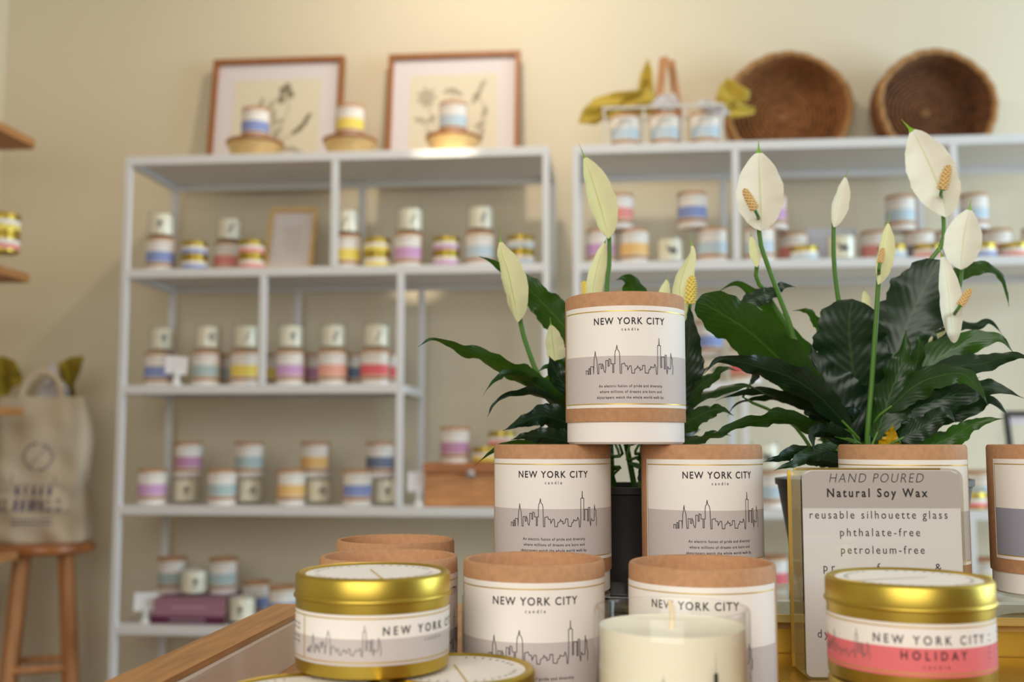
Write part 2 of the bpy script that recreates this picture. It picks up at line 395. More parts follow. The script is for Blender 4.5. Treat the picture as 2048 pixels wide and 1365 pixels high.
# ================================================================== THE ROOM
YW, YF = 3.50, 3.05                    # back wall, front plane of the shelf units
XL = atY(12, 120, YW).x                # left wall
def slab(name, x0, x1, y0, y1, z0, z1, m, parent=None, bevel=0):
    b = MB(); b.box(((x0 + x1) / 2, (y0 + y1) / 2, (z0 + z1) / 2), (x1 - x0, y1 - y0, z1 - z0), m)
    return b.build(name, parent, smooth=False, bevel=bevel)
struct(slab('wall_back', XL - 0.1, 4.2, YW, YW + 0.1, 0, 2.95, WALL))
struct(slab('wall_left', XL - 0.1, XL, -3, YW, 0, 2.95, WALL))
struct(slab('floor', XL - 0.1, 4.2, -3, YW + 0.1, -0.1, 0, mat('floor_boards', (120, 86, 56), 0.5, noise=(6, 0.25, (8, 0.6, 8)))))
struct(slab('ceiling', XL - 0.1, 4.2, -3, YW + 0.1, 2.95, 3.05, mat('ceiling_paint', (232, 226, 214), 0.9)))

# ------------------------------------------------------------------ the two shelf units
LV = [atY(252, y, YF).z for y in (314, 539, 771, 1012, 1252)]      # shelf heights, top one first
LV.append(0.10)
SD = 0.36; PW = 0.019; RH = 0.026
def px_x(px, py=600): return atY(px, py, YF).x
def shelf_unit(x0, x1, mids, spans, label):
    t = thing('display_shelf', ((x0 + x1) / 2, YF, 0), label, 'shelf unit', 'white shelf units')
    ox, oy = (x0 + x1) / 2, YF
    yb = YF + SD - PW
    def bx(name, xa, xb, ya, yb_, za, zb, parent=t):
        b = MB(); b.box(((xa + xb) / 2 - ox, (ya + yb_) / 2 - oy, (za + zb) / 2), (xb - xa, yb_ - ya, zb - za), WHITE)
        return b.build(name, parent, smooth=False, bevel=0.0015)
    for x in (x0, x1):
        for y in (YF, yb): bx('post', x - PW / 2, x + PW / 2, y, y + PW, 0, LV[0] - RH)
    for x, a, b in mids:
        for y in (YF, yb): bx('post', x - PW / 2, x + PW / 2, y, y + PW, LV[b], LV[a] - RH)
    for k, (xa, xb) in spans.items():
        z = LV[k]; xa -= PW / 2 - .0008; xb += PW / 2 - .0008
        s = bx('shelf_board', xa, xb, YF + (.0008 if k else 0), YF + PW - .0008, z - RH, z)
        b = MB()
        b.box(((xa + xb) / 2 - ox, YF + SD / 2 - oy, z - 0.004), (xb - xa - 0.002, SD - 2 * PW, 0.006), WHITE)
        b.build('panel', s, smooth=False)
        bx('back_rail', xa, xb, yb + .0008, yb + PW - .0008, z - RH, z - 0.0004, s)
        for x in (xa, xb - PW): bx('side_rail', x, x + PW, YF + PW, yb, z - RH, z - 0.0008, s)
    return t
a0, a1, am, a52, a80 = px_x(247), px_x(1092), px_x(665), px_x(525), px_x(800)
shelf_unit(a0, a1, [(am, 0, 1), (a52, 1, 2), (a80, 1, 2), (a80, 2, 3)],
           {0: (a0, a1), 1: (a0, a1), 2: (a0, a80), 3: (a0, a1), 4: (a0, a1), 5: (a0, a1)}, 'white metal shelf unit at the left with two framed drawings on top')
b0, bm, b2 = px_x(1153), px_x(1476), px_x(1918); b3 = b2 + (bm - b0)
shelf_unit(b0, b3, [(bm, 0, 1), (b2, 0, 1), (bm + .012, 2, 3), (b2 + .012, 3, 4)],
           {0: (b0, b3), 1: (b0, b3), 2: (b0, bm + .012), 3: (b0, b3), 4: (b0, b3), 5: (b0, b3)}, 'white metal shelf unit at the right carrying two woven baskets on top')

def on(px, k, dy=0.0, r=RB, dz=0.0):
    """a spot on shelf k, set back dy from the front row"""
    Y = YF + 0.035 + r + dy; p = atY(px, 600, Y)
    # follow the lean of the verticals in the photo: use the height of the shelf itself
    p = CAM + ray(px, 885 - (LV[k] + dz - CAM.z) * FPX / 3.15) * 1.0
    d = p - CAM; q = CAM + d * ((Y - CAM.y) / d.y)
    return Vector((q.x, Y, LV[k] + dz))
ZS = 0.0
# --- boxes: (px, shelf, setback, lift, band, label)
G1 = 'candle boxes on the white shelf units'
BOXES = [
 (321, 1, 0, 0, 'blue', 'blue-banded candle box at the left end of the second shelf'),
 (455, 1, .088, 0, 'coral', 'coral-banded candle box half behind coral tins, second shelf'),
 (693, 1, .01, 0, 'yellow', 'yellow-banded candle box just right of the second shelf post'),
 (817, 1, 0, 0, 'lilac', 'lilac-banded candle box under a glass candle on the second shelf, left unit'),
 (960, 1, 0, 0, 'ice', 'pale blue banded candle box under a glass candle near the white lily bud'),
 (317, 2, .03, 0, 'blue', 'blue-banded candle box beside the small white card, third shelf'),
 (412, 2, 0, 0, 'sage', 'sage-blue banded candle box, second from left on the third shelf'),
 (489, 2, 0, 0, 'yellow', 'yellow-banded candle box just left of the third shelf post'),
 (581, 2, 0, 0, 'lilac', 'lilac-banded candle box just right of the third shelf post'),
 (665, 2, 0, 0, 'peach', 'peach-banded candle box between lilac and red ones, third shelf'),
 (750, 2, 0, 0, 'red', 'red-banded candle box in front at the right end of the third shelf'),
 (455, 2, .13, 0, 'sage', 'shaded candle box behind, between the sage and yellow boxes, third shelf'),
 (541, 2, .13, 0, 'yellow', 'shaded yellow candle box behind the third shelf post'),
 (625, 2, .13, 0, 'mauve', 'shaded mauve candle box behind, between lilac and peach boxes'),
 (706, 2, .13, 0, 'slate', 'shaded candle box behind, between the peach and red boxes'),
 (776, 2, .10, 0, 'red', 'second red-banded candle box, set behind the front red one'),
 (303, 3, 0, 0, 'lilac', 'lilac-banded candle box at the left end of the fourth shelf'),
 (375, 3, .05, 1, 'mauve', 'mauve-banded candle box raised on a glass candle, fourth shelf left'),
 (443, 3, 0, 0, 'sage', 'pale sage banded candle box standing on the fourth shelf'),
 (498, 3, .05, 1, 'sage', 'grey-blue candle box raised on a glass candle, fourth shelf'),
 (581, 3, 0, 0, 'orange', 'orange-banded candle box standing on the fourth shelf'),
 (630, 3, .05, 1, 'orange', 'orange-banded candle box raised on a glass candle, fourth shelf'),
 (713, 3, 0, 0, 'blue', 'periwinkle-banded candle box standing on the fourth shelf'),
 (761, 3, .05, 1, 'slate', 'slate-blue candle box raised on a glass candle by the post'),
 (343, 4, .09, .073, 'sage', 'grey-blue candle box at the left on top of the books'),
 (446, 4, .09, .073, 'sage', 'grey-blue candle box at the right on top of the books'),
 (512, 4, .13, 0, 'blue', 'blue-banded candle box behind a glass candle on the lowest visible shelf'),
 (565, 4, .03, 0, 'blue', 'candle box showing white label next to the front gold tin'),
 # right unit
 (1202, 1, 0, 0, 'lilac', 'lilac-banded candle box at the left end, right shelf unit'),
 (1269, 1, 0, 0, 'orange', 'orange-banded candle box, bottom of a three-box pyramid, right shelf unit'),
 (1238, 1, 0, 2, 'coral', 'coral-banded candle box atop lilac and orange boxes'),
 (1425, 1, 0, 0, 'ice', 'pale blue banded candle box left of the right unit post'),
 (1385, 1, 0, 2, 'blue', 'blue-banded candle box atop the pale blue one, right unit'),
 (1522, 1, 0, 0, 'ice', 'pale banded candle box behind the large facing lily flower'),
 (1546, 1, .05, 2, 'lilac', 'lilac-banded candle box peeking from behind the large lily flower'),
 (1588, 1, .10, 0, 'coral', 'coral-banded candle box behind a single low gold tin'),
 (1752, 1, .10, 0, 'coral', 'coral-banded candle box behind the half open lily bud'),
 (1840, 1, .10, 0, 'slate', 'candle box behind a low coral tin, right unit'),
 (1802, 1, .10, 2, 'ice', 'pale blue candle box on top, left of the highest lily flower'),
 (1905, 1, .10, 0, 'grey', 'candle box behind the right-hand lily flowers, second shelf'),
 (1996, 1, .105, 0, 'coral', 'candle box behind the last low tin, right unit'),
 (1948, 1, .10, 2, 'ice', 'pale blue candle box on top, behind the rightmost white lily flower'),
 (2078, 1, .09, 0, 'orange', 'candle box cut by the right photo edge, second shelf'),
 (1416, 2, .06, 'g', 'blue', 'blue-banded candle box raised on a glass, seen between lily leaves'),
 (1492, 2, 0, 0, 'rose', 'rose-banded candle box seen between lily leaves'),
 (1545, 3, 0, 0, 'ice', 'pale blue candle box beneath the dog candle, beside the acrylic sign'),
 (1545, 4, .0, 2, 'rose', 'rose candle box seen low between the open box and the acrylic sign'),
 (1545, 4, .0, 0, 'rose', 'lower rose candle box carrying another one, behind the acrylic riser'),
 (1612, 4, .08, 2, 'blue', 'blue-banded candle box low behind the left edge of the acrylic sign'),
 (1612, 4, .08, 0, 'blue', 'lower blue candle box carrying another one, behind the acrylic sign'),
 (1972, 4, 0, 2, 'yellow', 'yellow-banded candle box low at the right behind the holiday tin'),
 (1972, 4, 0, 0, 'yellow', 'lower yellow candle box carrying another one, at the right'),
 (910, 3, .02, .123, 'mauve', 'mauve-banded candle box standing on the wooden crate'),
 (1964, 3, .08, 0, 'ice', 'white and blue candle box behind the low gold tins, far right'),
]
for i, (px, k, dy, lift, band, lab) in enumerate(BOXES):
    dz = {0: 0, 1: HG, 2: HB, 'g': HG}.get(lift, lift)
    p = on(px, k, dy, dz=dz)
    candle_box(p, band, lab, G1, face(px) + rnd.uniform(-.35, .35))
# --- glass candles
G2 = 'glass candles on the white shelf units'
GL = [
 (323, 1, 0, 'b', 'flower', 'glass candle on the blue box, left end of the second shelf'),
 (459, 1, .088, 'b', 'sprig', 'glass candle on the half hidden coral box, second shelf'),
 (693, 1, .01, 'b', 'branch', 'glass candle on the yellow box, second shelf'),
 (820, 1, 0, 'b', 'branch', 'glass candle on the lilac box, second shelf'),
 (961, 1, 0, 'b', 'sprig', 'glass candle on the pale blue box, second shelf'),
 (325, 2, .03, 'b', 'flower', 'glass candle on the box beside the white card, third shelf'),
 (416, 2, 0, 'b', 'posy', 'glass candle on the sage box, third shelf'),
 (492, 2, 0, 'b', 'branch', 'glass candle with slanting branch print left of the post'),
 (582, 2, 0, 'b', 'flower', 'glass candle with round flower print right of the post'),
 (667, 2, 0, 'b', 'sprig', 'glass candle on the peach box, third shelf'),
 (752, 2, 0, 'b', 'branch', 'glass candle on the red box, third shelf'),
 (371, 3, .05, 0, 'flower', 'glass candle under the mauve box, fourth shelf'),
 (499, 3, .05, 0, 'posy', 'glass candle under the grey-blue box, fourth shelf'),
 (637, 3, .05, 0, 'posy', 'glass candle under the orange box, fourth shelf'),
 (774, 3, .05, 0, 'flower', 'glass candle under the slate box, fourth shelf'),
 (386, 4, .03, .073, 'flower', 'glass candle between two boxes on top of the books'),
 (484, 4, 0, 0, 'flower', 'glass candle beside the books on the lowest visible shelf'),
 (1341, 1, 0, 0, 'dog', 'glass candle with black dog print left of the pale blue box'),
 (1684, 1, 0, 0, 'dog', 'glass candle with dog print before the grey gift box'),
 (1424, 2, .05, 0, 'dog', 'glass candle with dog print seen between lily leaves'),
 (1530, 3, 0, 'b', 'dog', 'glass candle with dog print on a box, above the acrylic sign corner'),
 (1622, 3, 0, 0, 'sprig', 'glass candle behind the low leaves of the right plant'),
]
for px, k, dy, lift, kind, lab in GL:
    dz = HB - 0.0005 if lift == 'b' else lift
    glass(on(px, k, dy, RB, dz), kind, lab, G2, face(px) + rnd.uniform(-.2, .3))
# --- tins
G3 = 'gold tins on the white shelf units'
def stack(px, k, band, n, lab, dy=0, dz=0):
    for j in range(n):
        p = on(px, k, dy, RT, dz + j * HT * 0.90)
        l = lab if n == 1 else (('upper' if j else 'lower') + ' ' + lab)
        t = tin(p, band, l, G3, face(px) + rnd.uniform(-.5, .5)); t.scale = (0.95, 0.95, 0.90)
for a in [(389, 1, 'blue', 2, 'gold tin with blue band of the stack near the left post'),
          (503, 1, 'coral', 2, 'gold tin with coral band of the stack beside the small framed notice'),
          (754, 1, 'yellow', 2, 'gold tin with yellow band of the stack on the second shelf'),
          (893, 1, 'lilac', 2, 'gold tin with lilac band of the stack on the second shelf'),
          (1042, 1, 'ice', 2, 'gold tin with pale blue band of the stack behind the lily bud'),
          (1609, 1, 'ice', 1, 'low gold tin before the coral box, right shelf unit'),
          (1786, 1, 'ice', 1, 'low gold tin behind the half open lily bud'),
          (1856, 1, 'coral', 1, 'low gold tin with coral band left of the tall lily stem'),
          (1965, 1, 'blue', 1, 'low gold tin with blue band behind the white lily at right'),
          (2030, 1, 'coral', 1, 'low gold tin with coral band near the right photo edge'),
          (972, 3, 'yellow', 1, 'gold tin with yellow band at the left on the wooden crate', .02, .123),
          (1042, 3, 'coral', 1, 'gold tin with pale band under the coral tin on the crate', .04, .123),
          (1004, 3, 'coral', 1, 'gold tin with coral band on top of two tins on the crate', .03, .123 + HT * .9),
          (1945, 3, 'rose', 1, 'gold tin with rose band right of the acrylic sign'),
          (2015, 3, 'rose', 1, 'gold tin behind the rightmost candle box')]:
    stack(*a)
# --- picture frames
def picture(name, corners, Y0, label, frame_m, w, artf, art_rgb, cat, mat_in=0.17, group=None):
    """corners: pixel top-left, top-right and the height of the foot; leans back to the wall"""
    (xa, ya), (xb, yb), zfoot = corners
    pa, pb = atY(xa, ya, Y0 + 0.06), atY(xb, yb, Y0 + 0.06)
    wd_, ht = (pb - pa).length, (pa.z + pb.z) / 2 - zfoot
    c = Vector(((pa.x + pb.x) / 2, Y0, zfoot)); lean = math.atan2(0.06, ht)
    t = thing(name, c, label, cat, group, rot=(-lean, 0, 0)); h = ht / math.cos(lean)
    f = MB()
    for x in (-wd_ / 2 + w / 2, wd_ / 2 - w / 2): f.box((x, -0.011, h / 2), (w, 0.022, h), frame_m)
    for z in (w / 2, h - w / 2): f.box((0, -0.011, z), (wd_ - 2 * w, 0.022, w), frame_m)
    f.build('frame', t, smooth=False, bevel=0.001)
    m = MB(); m.box((0, -0.006, h / 2), (wd_ - 2 * w + .002, 0.003, h - 2 * w + .002), mat('mat_board', (228, 220, 222), 0.8))
    mt = m.build('mat_board', t, smooth=False)
    a = MB(); iw, ih = wd_ * (1 - 2 * mat_in), h * (1 - 2 * mat_in)
    a.box((0, -0.008, h / 2), (iw, 0.001, ih), mat('art_paper_' + name, art_rgb, 0.8))
    artf(a, lambda x, z: (x * iw / 2, -0.0089, h / 2 + z * ih / 2))
    a.build('drawing', mt, smooth=False)
    return t
PENCIL = mat('pencil_drawing', (184, 173, 152), 0.9); PENCILD = mat('pencil_drawing_dark', (146, 135, 112), 0.9)
def art_left(a, f):
    for pts in ([(-.1, -.9), (.1, -.3), (.28, .3), (.2, .75)], [(.05, -.55), (.5, -.35), (.78, .05)], [(-.05, -.6), (-.3, .1), (-.5, .35)], [(0, -.5), (-.1, .2), (.0, .55)], [(0, -.75), (.4, -.75), (.7, -.9)]):
        print_line(a, f, pts, .025, PENCIL)
    for x, z in ((.12, .72), (.3, .62), (.1, .5), (.22, .8)): print_blob(a, f, x, z, .09, .11, PENCILD)
    for x, z, r in ((-.3, .25, .6), (-.45, .3, 1.), (-.15, .35, 1.2), (-.3, .05, 2.4), (-.05, .1, 1.5), (.05, -.05, .4), (-.35, .42, 1.4)): print_blob(a, f, x, z, .16, .05, PENCIL, r)
    for x, z, r in ((.62, -.15, .75), (.5, -.28, .5), (.72, .02, 1.)): print_blob(a, f, x, z, .16, .055, PENCILD, r)
    for x, z, r in ((.35, -.72, .1), (.6, -.82, -.4), (.05, -.3, .9), (-.02, -.55, 1.0)): print_blob(a, f, x, z, .17, .05, PENCIL, r)
def art_right(a, f):
    for pts in ([(-.2, -.8), (-.5, 0), (-.65, .5)], [(.2, -.9), (.62, -.3), (.72, .1), (.55, .5)], [(-.15, -.7), (.0, .2), (-.05, .55)], [(-.3, -.5), (-.75, -.15)]):
        print_line(a, f, pts, .025, PENCIL)
    for i in range(7): q = 2 * PI * i / 7; print_blob(a, f, -.62 + .14 * math.cos(q), .45 + .15 * math.sin(q), .11, .05, PENCIL, q)
    for x, z, r in ((.55, .5, .9), (.65, .72, 1.1), (.72, .05, 1.3), (.62, -.25, .5), (.66, -.45, 1.4), (-.75, -.1, -.2), (-.5, -.1, .7), (-.1, .6, .3), (.08, .55, -.5), (-.5, -.45, -.5), (.5, .38, 1.), (.6, -.65, 1.)): print_blob(a, f, x, z, .15, .06, PENCIL, r)
picture('picture_frame', ((432, 125), (692, 117), LV[0]), YW - 0.09, 'wood framed botanical drawing leaning on the wall, left of the pair', FRAMEWOOD, 0.017, art_left, (228, 218, 194), 'picture frame', group='framed drawings on the left shelf unit')
picture('picture_frame', ((780, 114), (1042, 107), LV[0]), YW - 0.09, 'wood framed botanical drawing behind the brightly lit candle stand', FRAMEWOOD, 0.017, art_right, (228, 220, 198), 'picture frame', group='framed drawings on the left shelf unit')
def art_note(a, f):
    for i in range(6): print_line(a, f, [(-.5 + .1 * (i % 3), .5 - .19 * i), (.5 - .08 * (i % 2), .5 - .19 * i)], .03, mat('faint_print', (206, 198, 196), .9))
picture('notice_frame', ((544, 421), (640, 421), LV[1]), YF + 0.12, 'small oak framed white notice on the second shelf', LIGHTWOOD, 0.013, art_note, (232, 226, 224), 'picture frame', mat_in=0.13)
def art_round(a, f):
    print_blob(a, f, 0.15, -.15, .75, .75, mat('round_emblem', (196, 206, 222), .8), n=28)
    print_blob(a, f, 0.15, -.15, .62, .62, mat('round_emblem_light', (226, 226, 230), .8), n=28)
    for i in range(3): print_line(a, f, [(-.1, .1 - .16 * i), (.4, .1 - .16 * i)], .04, GREYINK)
picture('picture_frame', ((2004, 826), (2092, 826), LV[3]), YF + 0.2, 'black framed small round emblem picture at the right photo edge', mat('black_frame', (28, 26, 28), .4), 0.012, art_round, (190, 150, 130), 'picture frame', mat_in=0.14)

# --- turned wooden stands with candles on the top shelf
G4 = 'wooden candle stands on the top shelf'
for px, wpx, band, lab, lb in ((510, 120, 'blue', 'round wooden stand holding the blue candle box, top shelf', 'blue-banded candle box on a wooden stand, top shelf'),
                      (700, 114, 'yellow', 'round wooden stand holding the yellow candle box, top shelf', 'yellow-banded candle box on a wooden stand, top shelf'),
                      (906, 114, 'ice', 'round wooden stand holding the pale blue candle box, top shelf', 'pale blue candle box on a wooden stand, top shelf')):
    p = on(px, 0, 0.0, 0.085); r = wpx / FPX * 3.17 / 2; hh = 0.066
    t = thing('candle_stand', p, lab, 'stand', G4)
    b = MB(); b.lathe([(0.0001, 0), (r * .66, 0), (r * .67, .002), (r * .96, hh - .010)], LIGHTWOOD, 48); b.build('base', t)
    b = MB(); b.lathe([(r * .93, hh - .010), (r, hh - .008), (r, hh - .001), (r - .001, hh), (0.0001, hh)], FRAMEWOOD, 48); b.build('top_plate', t)
    p2 = Vector((p.x, p.y, p.z + hh)); candle_box(p2, band, lb, G1, face(px) - 0.1)

so_.rotation_euler = (on(893, 0, -.045, .0, .008) - so_.location).to_track_quat('-Z', 'Y').to_euler()

# --- card holders with small cards
G5 = 'white card holders on the shelves'
CARDPAPER = mat('card_paper', (236, 232, 232), .7); CERAMIC = mat('white_ceramic', (228, 228, 226), .3)
def card(px, k, w, h, z0, label, tilt=0.0, dy=0.0):
    p = on(px, k, dy, 0.02); t = thing('card_holder', p, label, 'card holder', G5, face(px))
    b = MB(); b.lathe([(0.0001, 0), (.018, 0), (.018, .004), (.011, .012), (.009, z0 * .6), (.013, z0), (.0135, z0 + .008), (0.0001, z0 + .009)], CERAMIC, 20); b.build('base', t)
    c = MB(); c.box((0, -.004, z0 + h / 2), (w, .0012, h), CARDPAPER, Matrix.Rotation(tilt, 3, 'Y'))
    f = lambda x, z: (x, -.0049, z)
    for i in range(3): print_line(c, f, [(-w * .3, z0 + h * (.7 - .2 * i)), (w * .3, z0 + h * (.7 - .2 * i))], .002, mat('faint_print', (206, 198, 196), .9))
    c.build('card', t, smooth=False)
card(352, 2, .062, .052, .034, 'white card on a small holder before the blue box, third shelf', .06, -.018)
card(838, 3, .066, .056, .042, 'white card on a holder beside the wooden crate')
card(291, 4, .066, .052, .034, 'white card on a holder beside the purple books', .03)

# --- wooden crate, books, gift box
pL, pR = on(850, 3, 0, .02), on(1012, 3, 0, .02)
cw = pR.x - pL.x; t = thing('wooden_crate', ((pL.x + pR.x) / 2, YF + .15, LV[3]), 'orange-brown wooden chest on the fourth shelf behind the left candle box', 'crate')
b = MB(); b.box((0, 0, .046), (cw, .22, .092), CRATEWOOD)
for x in (-cw / 2 + .02, cw / 2 - .02): b.box((x, 0, .0), (.0, .0, .0), CRATEWOOD)
b.build('body', t, smooth=False, bevel=.003)
b = MB(); b.box((0, -.002, .1085), (cw + .006, .228, .029), mat('crate_lid_wood', (188, 120, 70), .5, noise=(18, .3, (.7, 5, 5)))); b.build('lid', t, smooth=False, bevel=.003)
b = MB(); b.lathe([(0.0001, 0), (.012, 0), (.012, .004), (0.0001, .005)], mat('steel_clasp', (150, 148, 146), .35, 1.), 16)
o = b.build('clasp', t); o.location = (.018, -.116, .092); o.rotation_euler = (PI / 2, 0, 0)
G6 = 'purple books on the lowest visible shelf'
def book(x0, x1, z0, h, rgb, label, dep=.2):
    pa, pb = on(x0, 4, 0, .02), on(x1, 4, 0, .02); w = pb.x - pa.x
    t = thing('book', ((pa.x + pb.x) / 2, YF + .145, LV[4] + z0), label, 'book', G6)
    m = mat('book_cloth_%d' % rgb[0], rgb, .8)
    c = MB()
    for z in (.0015, h - .0015): c.box((0, 0, z), (w, dep, .003), m)
    c.box((0, -dep / 2 - .001, h / 2), (w, .004, h), m)
    f = lambda x, z: (x, -dep / 2 - .0034, z)
    for i in range(9): print_line(c, f, [((i - 4) * .012 - .003, h * .5), ((i - 4) * .012 + .003, h * .5)], .004, mat('spine_print', (206, 178, 190), .7))
    c.build('cover', t, smooth=False)
    q = MB(); q.box((0, .001, h / 2), (w - .008, dep - .006, h - .006), mat('book_pages', (222, 208, 196), .9)); q.build('pages', t, smooth=False)
book(310, 452, .0222, .0505, (164, 116, 134), 'thick mauve book lying on a plum one, carrying three candles')
book(304, 452, 0, .022, (92, 30, 62), 'thin dark plum book lying under the thick mauve book')
pa, pb = on(1612, 1, .13, .05), on(1712, 1, .13, .05)
t = thing('gift_box', ((pa.x + pb.x) / 2, pa.y + .05, LV[1]), 'pale grey square gift box behind a dog print candle', 'box')
w = pb.x - pa.x; GB = mat('pale_grey_card', (206, 206, 212), .7)
b = MB(); b.box((0, 0, .05), (w, w * .8, .10), GB); b.build('body', t, smooth=False, bevel=.001)
b = MB(); b.box((0, 0, .108), (w + .006, w * .8 + .006, .03), GB); b.build('lid', t, smooth=False, bevel=.001)

# ------------------------------------------------------------------ woven baskets on the right unit
def basket(px, py, rpx, Y, turn, lean, label, dark):
    c = atY(px, py, Y); R = rpx / FPX * Y; dep = .085; c.z = LV[0] + R * .92 + .007
    t = thing('woven_basket', (c.x, Y, c.z), label, 'basket', 'woven baskets on the right shelf unit', rot=(PI / 2 - lean, 0, turn)); t.scale = (1, .92, 1)
    WK = mat('wicker_' + ('dark' if dark else 'mid'), (112, 68, 34) if dark else (144, 92, 48), .8, noise=(70, .5, (1, 1, 1)), bump=(160, .5, .003))
    RIMM = mat('wicker_rim', (172, 124, 72), .8, noise=(90, .4, (1, 1, 1)), bump=(160, .5, .003))
    n = 96; coils = 12
    def rip(u, k): return .0055 * abs(math.sin(PI * u * k))
    prof = []
    for i in range(coils * 6 + 1):
        u = i / (coils * 6); prof.append((max(.0001, u * (R - .02)), -dep + rip(u, coils)))
    b = MB(); b.lathe(prof, WK, n); b.lathe([(0.0001, -dep + .004), (.012, -dep + .004), (.014, -dep + .001)], RIMM, 20); b.build('base', t)
    wall_in = [(R - .02 + .012 * u - rip(u, 7), -dep + (dep - .006) * u) for u in [i / 42 for i in range(43)]]
    wall_out = [(R - .008 + .006 * u + rip(u, 7), -dep + (dep - .006) * u) for u in [i / 42 for i in range(42, -1, -1)]]
    b = MB(); b.lathe(wall_in, WK, n); b.lathe(wall_out + [(R - .02, -dep - .006), (.0001, -dep - .006)], WK, n); b.build('side', t)
    b = MB(); nn = 168; rows = []
    for i in range(nn):
        a = 2 * PI * i / nn; tw = .0028 * math.sin(a * 42); rr = R - .004 + .0015 * math.sin(a * 5); row = []
        for j in range(10):
            q = 2 * PI * j / 10; r = .0105 + tw * math.cos(q - a * 21)
            row.append(((rr + r * math.cos(q)) * math.cos(a), (rr + r * math.cos(q)) * math.sin(a), r * math.sin(q) - .002))
        rows.append(row)
    rows.append(rows[0]); b.grid(rows, RIMM, close=True); b.build('rim', t, angle=60)
    return t
basket(1577, 208, 125, YF + .31, 0.03, .0, 'round woven basket standing on its side, beside the wire caddy', False)
basket(1876, 205, 120, YF + .285, .16, .0, 'dark round woven basket standing on its side at far right', True)

# ------------------------------------------------------------------ wire caddy with three candles and tissue
WIRE = mat('white_wire', (226, 222, 216), .4)
pa, pb = on(1208, 0, .0, .03), on(1448, 0, .0, .03); cw = pb.x - pa.x; cx = (pa.x + pb.x) / 2; cdp = .12; ch = .118
t = thing('wire_caddy', (cx, YF + .10, LV[0]), 'white wire caddy with wooden handles holding three boxes', 'caddy')
def loop(b, w, d, z, r): b.tube([(-w / 2, -d / 2, z), (w / 2, -d / 2, z), (w / 2, d / 2, z), (-w / 2, d / 2, z), (-w / 2, -d / 2, z)], r, WIRE, 8)
b = MB(); loop(b, cw, cdp, ch, .0042); b.build('rim', t)
b = MB(); w0 = cw * .95; d0 = cdp * .92
loop(b, w0, d0, .003, .0024)
for i in range(13):
    u = -1 + 2 * i / 12
    if i in (0, 4, 8, 12):
        for s_ in (-1, 1): b.tube([(u * cw / 2, s_ * cdp / 2, ch), (u * w0 / 2, s_ * d0 / 2, .003)], 0.0026, WIRE, 6)
    b.tube([(u * w0 / 2, -d0 / 2, .003), (u * w0 / 2, d0 / 2, .003)], .0014, WIRE, 6)
for i in range(1, 4):
    v = -1 + 2 * i / 4
    for s_ in (-1, 1): b.tube([(s_ * cw / 2, v * cdp / 2, ch), (s_ * w0 / 2, v * d0 / 2, .003)], .0018, WIRE, 6)
b.build('wire_mesh', t)
HW = mat('handle_wood', (196, 140, 92), .5, noise=(24, .2, (5, 5, 1)))
hx = atY(1335, 200, YF + .1).x - cx; z1 = atY(1332, 118, YF + .1).z - LV[0]
for s_, xo in ((-1, -.030), (1, .034)):
    b = MB(); b.bar((hx + xo, s_ * .02, ch - .006), (hx + xo * .35, s_ * .012, z1), .024, .012, HW, (0, 1, 0)); b.bar((hx + xo * .35 - .007, s_ * .012, z1 - .006), (hx - xo * .1, s_ * .012, z1 - .002), .012, .012, HW, (0, 1, 0))
    b.build('handle', t, smooth=False, bevel=.003)
for px, lab in ((1251, 'pale blue candle box at the left inside the wire caddy'), (1330, 'pale blue candle box under the wooden handles of the wire caddy'), (1411, 'pale blue candle box at the right inside the wire caddy')):
    q = on(px, 0, .02); candle_box((q.x, YF + .10, LV[0] + .0055), 'ice', lab, G1, face(px) + .05)
def tissue(outline, Y, m, label, seed, group, depth=.03, toward=0.0, sub=3):
    """crumpled sheet from an outline of pixels; its folds run in depth"""
    r_ = random.Random(seed); n = len(outline)
    cxp = sum(p[0] for p in outline) / n; cyp = sum(p[1] for p in outline) / n
    o = atY(cxp, cyp, Y); b = MB(); rings = 5; rows = []
    for i in range(rings + 1):
        u = i / rings; row = []
        for k in range(n * sub):
            a, c = outline[k // sub], outline[(k // sub + 1) % n]; q = (k % sub) / sub
            x, y = a[0] + (c[0] - a[0]) * q, a[1] + (c[1] - a[1]) * q
            xx, yy = cxp + (x - cxp) * max(u, .02), cyp + (y - cyp) * max(u, .02)
            dy = depth * (math.sin(k * .9 + seed) * u + .5 * math.sin(k * .45 + i * .9 + seed)) * .5 + toward * u
            row.append(atY(xx, yy, Y + dy) - o)
        rows.append(row)
    b.grid(rows, m, close=True); t = b.build('tissue_paper', None, angle=20, solid=.0008); t.location = o
    return tag(t, label, 'tissue paper', group)
TY = mat('mustard_tissue', (214, 192, 84), .8, trans=((214, 190, 60), .35)); TW = mat('white_tissue', (226, 224, 228), .85, trans=((230, 228, 230), .3))
tissue([(1156, 246), (1166, 218), (1190, 196), (1230, 184), (1275, 180), (1300, 176), (1314, 200), (1310, 228), (1250, 232), (1212, 236), (1192, 250)], YF + .12, TY, 'mustard tissue paper spilling left out of the wire caddy', 1, 'tissue paper in the wire caddy')
tissue([(1272, 200), (1280, 150), (1296, 116), (1304, 140), (1310, 205)], YF + .15, TY, 'upright mustard tissue point behind the caddy handle', 2, 'tissue paper in the wire caddy', .02)
tissue([(1428, 208), (1440, 170), (1456, 155), (1500, 182), (1498, 200), (1462, 216), (1512, 216), (1508, 228), (1462, 238), (1440, 232)], YF + .13, TY, 'mustard tissue paper at the right end of the wire caddy', 3, 'tissue paper in the wire caddy')
tissue([(1296, 214), (1320, 190), (1348, 186), (1362, 212), (1340, 222)], YF + .065, TW, 'white tissue paper between the caddy handles', 4, 'tissue paper in the wire caddy', .012)
